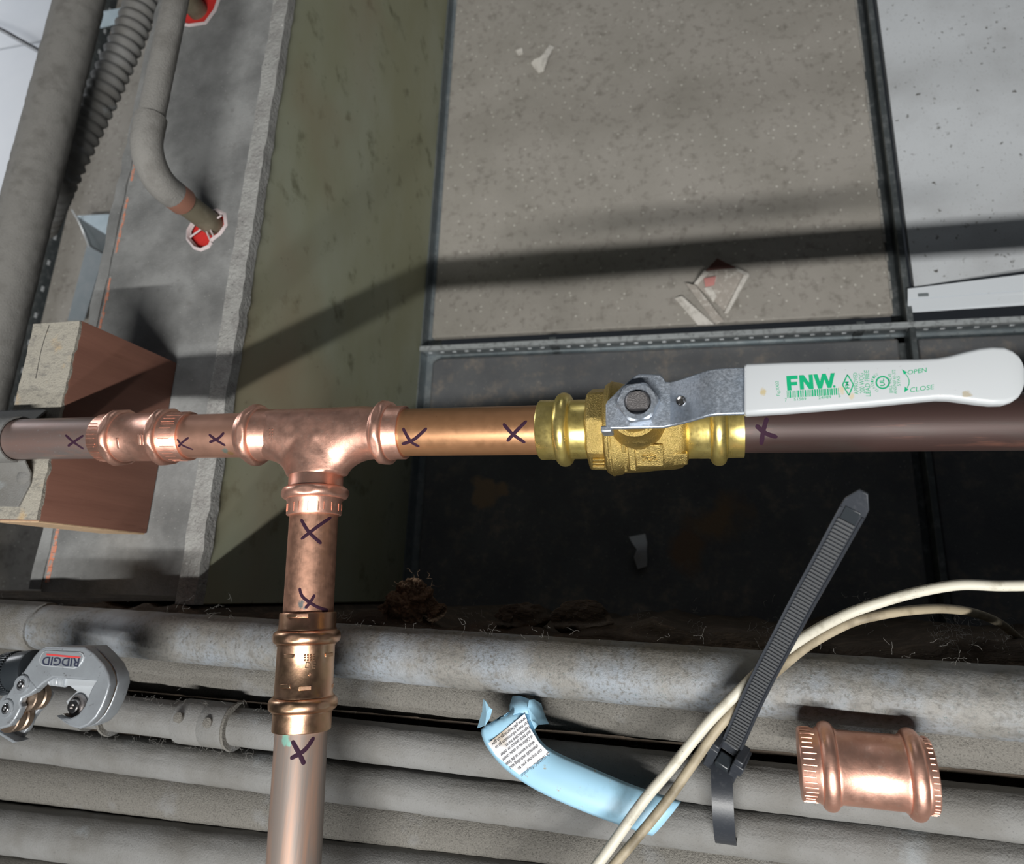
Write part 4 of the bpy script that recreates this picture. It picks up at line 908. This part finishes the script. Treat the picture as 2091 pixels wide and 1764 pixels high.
wl = [('WARNING: This product', (1112, 1541), (1062, 1582)), ('can expose you to', (1104, 1529), (1056, 1568)), ('chemicals including lead', (1096, 1520), (1039, 1566)), ('which is known to the State', (1089, 1512), (1031, 1559)), ('of California to cause cancer', (1085, 1500), (1024, 1550)), ('and birth defects or other', (1081, 1491), (1020, 1540)), ('reproductive harm.', (1079, 1482), (1030, 1521)), ('For more information go to', (1076, 1472), (1010, 1525)), ('www.p65warnings.ca.gov', (1071, 1464), (1003, 1518))]
tr = P(1117, 1540, ZQ + .0002)
link_mesh('printed_text', join_meshes([tl_(s, a, b, 7) for s, a, b in wl] + [tl_('\u0394', (1120, 1535), (1114, 1540), 7)]), m_txt, lbl, angle=None)

# ------------------------------------------------------------------ tube cutter
ct = thing('tube_cutter', P(110, 1420, .52), 'small grey tube cutter with black knob lying on the conduits', 'tube cutter')
ZC = .548
def cp_(l, z=ZC): return [tuple(P(x / 6.58, 1300 + y / 6.58, z)[:2]) for x, y in l]
body = [(600, 140), (1130, 135), (1250, 220), (1330, 420), (1300, 560), (1230, 700), (1210, 780), (1180, 900), (1100, 1040), (960, 1130), (860, 1130), (750, 1050), (738, 1082), (850, 1200), (930, 1270), (1040, 1290), (1180, 1220), (1290, 1080), (1370, 930), (1420, 780), (1470, 650), (1460, 520), (1390, 380), (1250, 220)]
spine = [(600, 140), (1130, 135), (1250, 220), (1390, 380), (1455, 520), (1470, 650), (1425, 800), (1370, 940), (1290, 1080), (1180, 1190), (1060, 1240), (940, 1210), (840, 1150), (738, 1062), (830, 1095), (930, 1100), (1040, 1045), (1130, 930), (1180, 800), (1225, 690), (1290, 590), (900, 560), (700, 550), (560, 640), (430, 760), (300, 480), (450, 260), (520, 180)]
hook = [(1130, 135), (1250, 220), (1390, 380), (1455, 520), (1470, 650), (1425, 800), (1370, 940), (1290, 1080), (1180, 1190), (1060, 1240), (940, 1210), (840, 1150), (738, 1062), (830, 1095), (930, 1100), (1040, 1045), (1130, 930), (1180, 800), (1225, 690), (1290, 590), (1240, 420), (1180, 300)]
link_mesh('cutter_body', plate([cp_(spine)], ZC - .006, ZC, .0012, 3), m_cut, ct, angle=45)
link_mesh('hook_jaw', plate([cp_(hook)], ZC - .0175, ZC - .007, .001, 2), m_cut, ct, angle=45)
link_mesh('hook_core', plate([cp_([(x + (1000 - x) * .03, y + (700 - y) * .03) for x, y in hook])], ZC - .0085, ZC - .0055, 0, 2), m_roller, ct, angle=45, label='brown slot line along the jaw')
link_mesh('back_wall', plate([cp_([(600, 140), (1130, 135), (1240, 240), (1290, 420), (1290, 560), (900, 540), (620, 520), (430, 640), (330, 520), (450, 280)])], ZC - .019, ZC - .005, .001, 2), m_cut, ct, angle=45)
arm = [(300, 470), (450, 620), (500, 700), (400, 780), (290, 830), (268, 890), (290, 940), (215, 1090), (130, 1200), (0, 1240), (-120, 1200), (-150, 1080), (-60, 980), (20, 900), (100, 770)]
link_mesh('roller_arm', plate([cp_(arm)], ZC - .0048, ZC + .0004, .0012, 3), m_cut, ct, angle=45)
link_mesh('lower_arm', plate([cp_([(300, 470), (620, 640), (720, 760), (650, 900), (540, 1010), (480, 1090), (420, 1230), (290, 1390), (230, 1400), (0, 1250), (-120, 1200), (-60, 980), (100, 770)], ZC - .02)], ZC - .021, ZC - .017, .0008, 2), m_cut, ct, angle=45)
link_mesh('end_lip', plate([cp_([(0, 1255), (240, 1395), (280, 1400), (200, 1420), (0, 1300)], ZC - .012)], ZC - .02, ZC - .010, .0005, 2), m_cut, ct, angle=45)
for (x, y) in ((470, 800), (240, 1080)):
    c = P(x / 6.58, 1300 + y / 6.58, ZC - .012)
    mk('roller', lathe((c.x, c.y, ZC - .0168), (0, 0, 1), [(0, .0078), (.0006, .0084), (.0042, .0084), (.005, .0074), (.006, .0074), (.0068, .0084), (.0112, .0084), (.0118, .0078)], 40), m_roller, ct, angle=30)
for (x, y, r) in ((300, 640, .0058), (95, 960, .0056)):
    c = P(x / 6.58, 1300 + y / 6.58, ZC)
    sb = mk('screw_boss', lathe((c.x, c.y, ZC - .001), (0, 0, 1), [(0, r), (.0018, r), (.0024, r * .92), (.0024, r * .6), (.0016, r * .55)], 32), m_cut, ct, angle=30)
    mk('hex_screw', lathe((c.x, c.y, ZC - .001), (0, 0, 1), [(0, .0026), (.0026, .0026), (.0030, .0022), (.0030, .0012), (.0014, .0011)], 24), m_chrome, sb, angle=30)
# slide with cutting wheel
link_mesh('slide_block', plate([cp_([(720, 560), (1280, 600), (1220, 690), (1000, 680), (740, 670)])], ZC - .014, ZC - .0045, .0006, 2), m_badge, ct, angle=45)
link_mesh('wheel_carrier', plate([cp_([(740, 680), (1215, 690), (1120, 900), (1030, 1040), (870, 1000), (740, 980), (700, 900), (850, 760)])], ZC - .016, ZC - .010, .0006, 2), m_badge, ct, angle=45)
c = P(990 / 6.58, 1300 + 935 / 6.58, ZC - .006); wh = mk('cutting_wheel', lathe((c.x, c.y, ZC - .011), (0, 0, 1), [(0, .0062), (.0022, .0070), (.0036, .0060), (.0036, .0035)], 40), m_stem, ct, angle=30)
mk('hex_screw', lathe((c.x, c.y, ZC - .008), (0, 0, 1), [(0, .0042), (.003, .0040), (.0036, .0034), (.0036, .0016), (.0016, .0014)], 24), m_chrome, wh, angle=30)
c1, c2 = P(700 / 6.58, 1300 + 575 / 6.58, ZC - .006), P(900 / 6.58, 1300 + 600 / 6.58, ZC - .006); d_ = (c2 - c1).normalized(); pr = []
for i in range(61): pr.append((i / 60 * (c2 - c1).length, .0032 + .0004 * sin(i / 60 * 2 * pi * 14)))
mk('feed_screw', lathe(c1, d_, pr, 20), m_badge, ct)
k0, k1_ = P(470 / 6.58, 1300 + 430 / 6.58, ZC - .010), P(60 / 6.58, 1300 + 500 / 6.58, ZC - .010); d_ = (k1_ - k0).normalized(); LK = (k1_ - k0).length; RK = .0128
mk('knob', lathe(k0, d_, [(0, .008), (.001, .0118), (.003, .0122), (LK * .55, .0122), (LK * .58, RK - .0006), (LK, RK - .0006), (LK + .0015, RK - .002)], 64), m_knob, ct, angle=30)
a1, b1, d1 = frame(d_); rg = []
for k in range(44):
    th = 2 * pi * k / 44; q = (a1 * cos(th) + b1 * sin(th)); s_ = d1.cross(q)
    rg.append(box(k0 + d1 * (LK * .79) + q * (RK - .0004), (LK * .20, .00055, .0008), (d1, s_, q)))
mk('knob_ribs', rg, m_knob, ct, bev=.0003)['kind'] = 'stuff'
badge = cp_([(560, 230), (590, 200), (640, 186), (1080, 205), (1120, 225), (1135, 270), (1110, 340), (1060, 400), (1000, 428), (580, 390), (540, 360), (530, 310)])
bd = link_mesh('badge', plate([badge], ZC - .0003, ZC + .0006, .0003, 2), m_badge, ct, angle=45)
inner = [(x + (828 - x) * .055, y + (305 - y) * .10) for x, y in [(560, 230), (590, 200), (640, 186), (1080, 205), (1120, 225), (1135, 270), (1110, 340), (1060, 400), (1000, 428), (580, 390), (540, 360), (530, 310)]]
link_mesh('badge_field', plate([cp_(inner)], ZC, ZC + .00075, 0, 2), m_cut, bd, angle=45)
zt2 = ZC + .0008
def cpt(x, y): return P(x / 6.58, 1300 + y / 6.58, zt2)
link_mesh('printed_text', text_mesh('RIDGID', cpt(1068, 292), cpt(575, 270), .0048, bold=.02), m_navy, bd, angle=None)
link_mesh('printed_line', poly_mesh(([cpt(x, y) + Vector((0, 0, .00005)) for x, y in ((622, 226), (1088, 270), (1050, 292), (622, 250))], [(0, 1, 2, 3)])), m_redp, bd, angle=None)

# ------------------------------------------------------------------ repeats carry their group
for stem_, grp in (('conduit', 'conduits stacked along the bottom'), ('copper_coupling', 'copper press couplings'), ('copper_pipe', 'copper pipe pieces of the run and branch'), ('cable', 'white cables'), ('dirt_clump', 'dirt clumps on the ledge'), ('paper_scrap', 'paper scraps on the tiles'), ('hanger_bracket', 'sheet brackets beside the wall')):
    for o in COL.objects:
        if o.parent is None and o.name.split('.')[0] == stem_: o['group'] = grp
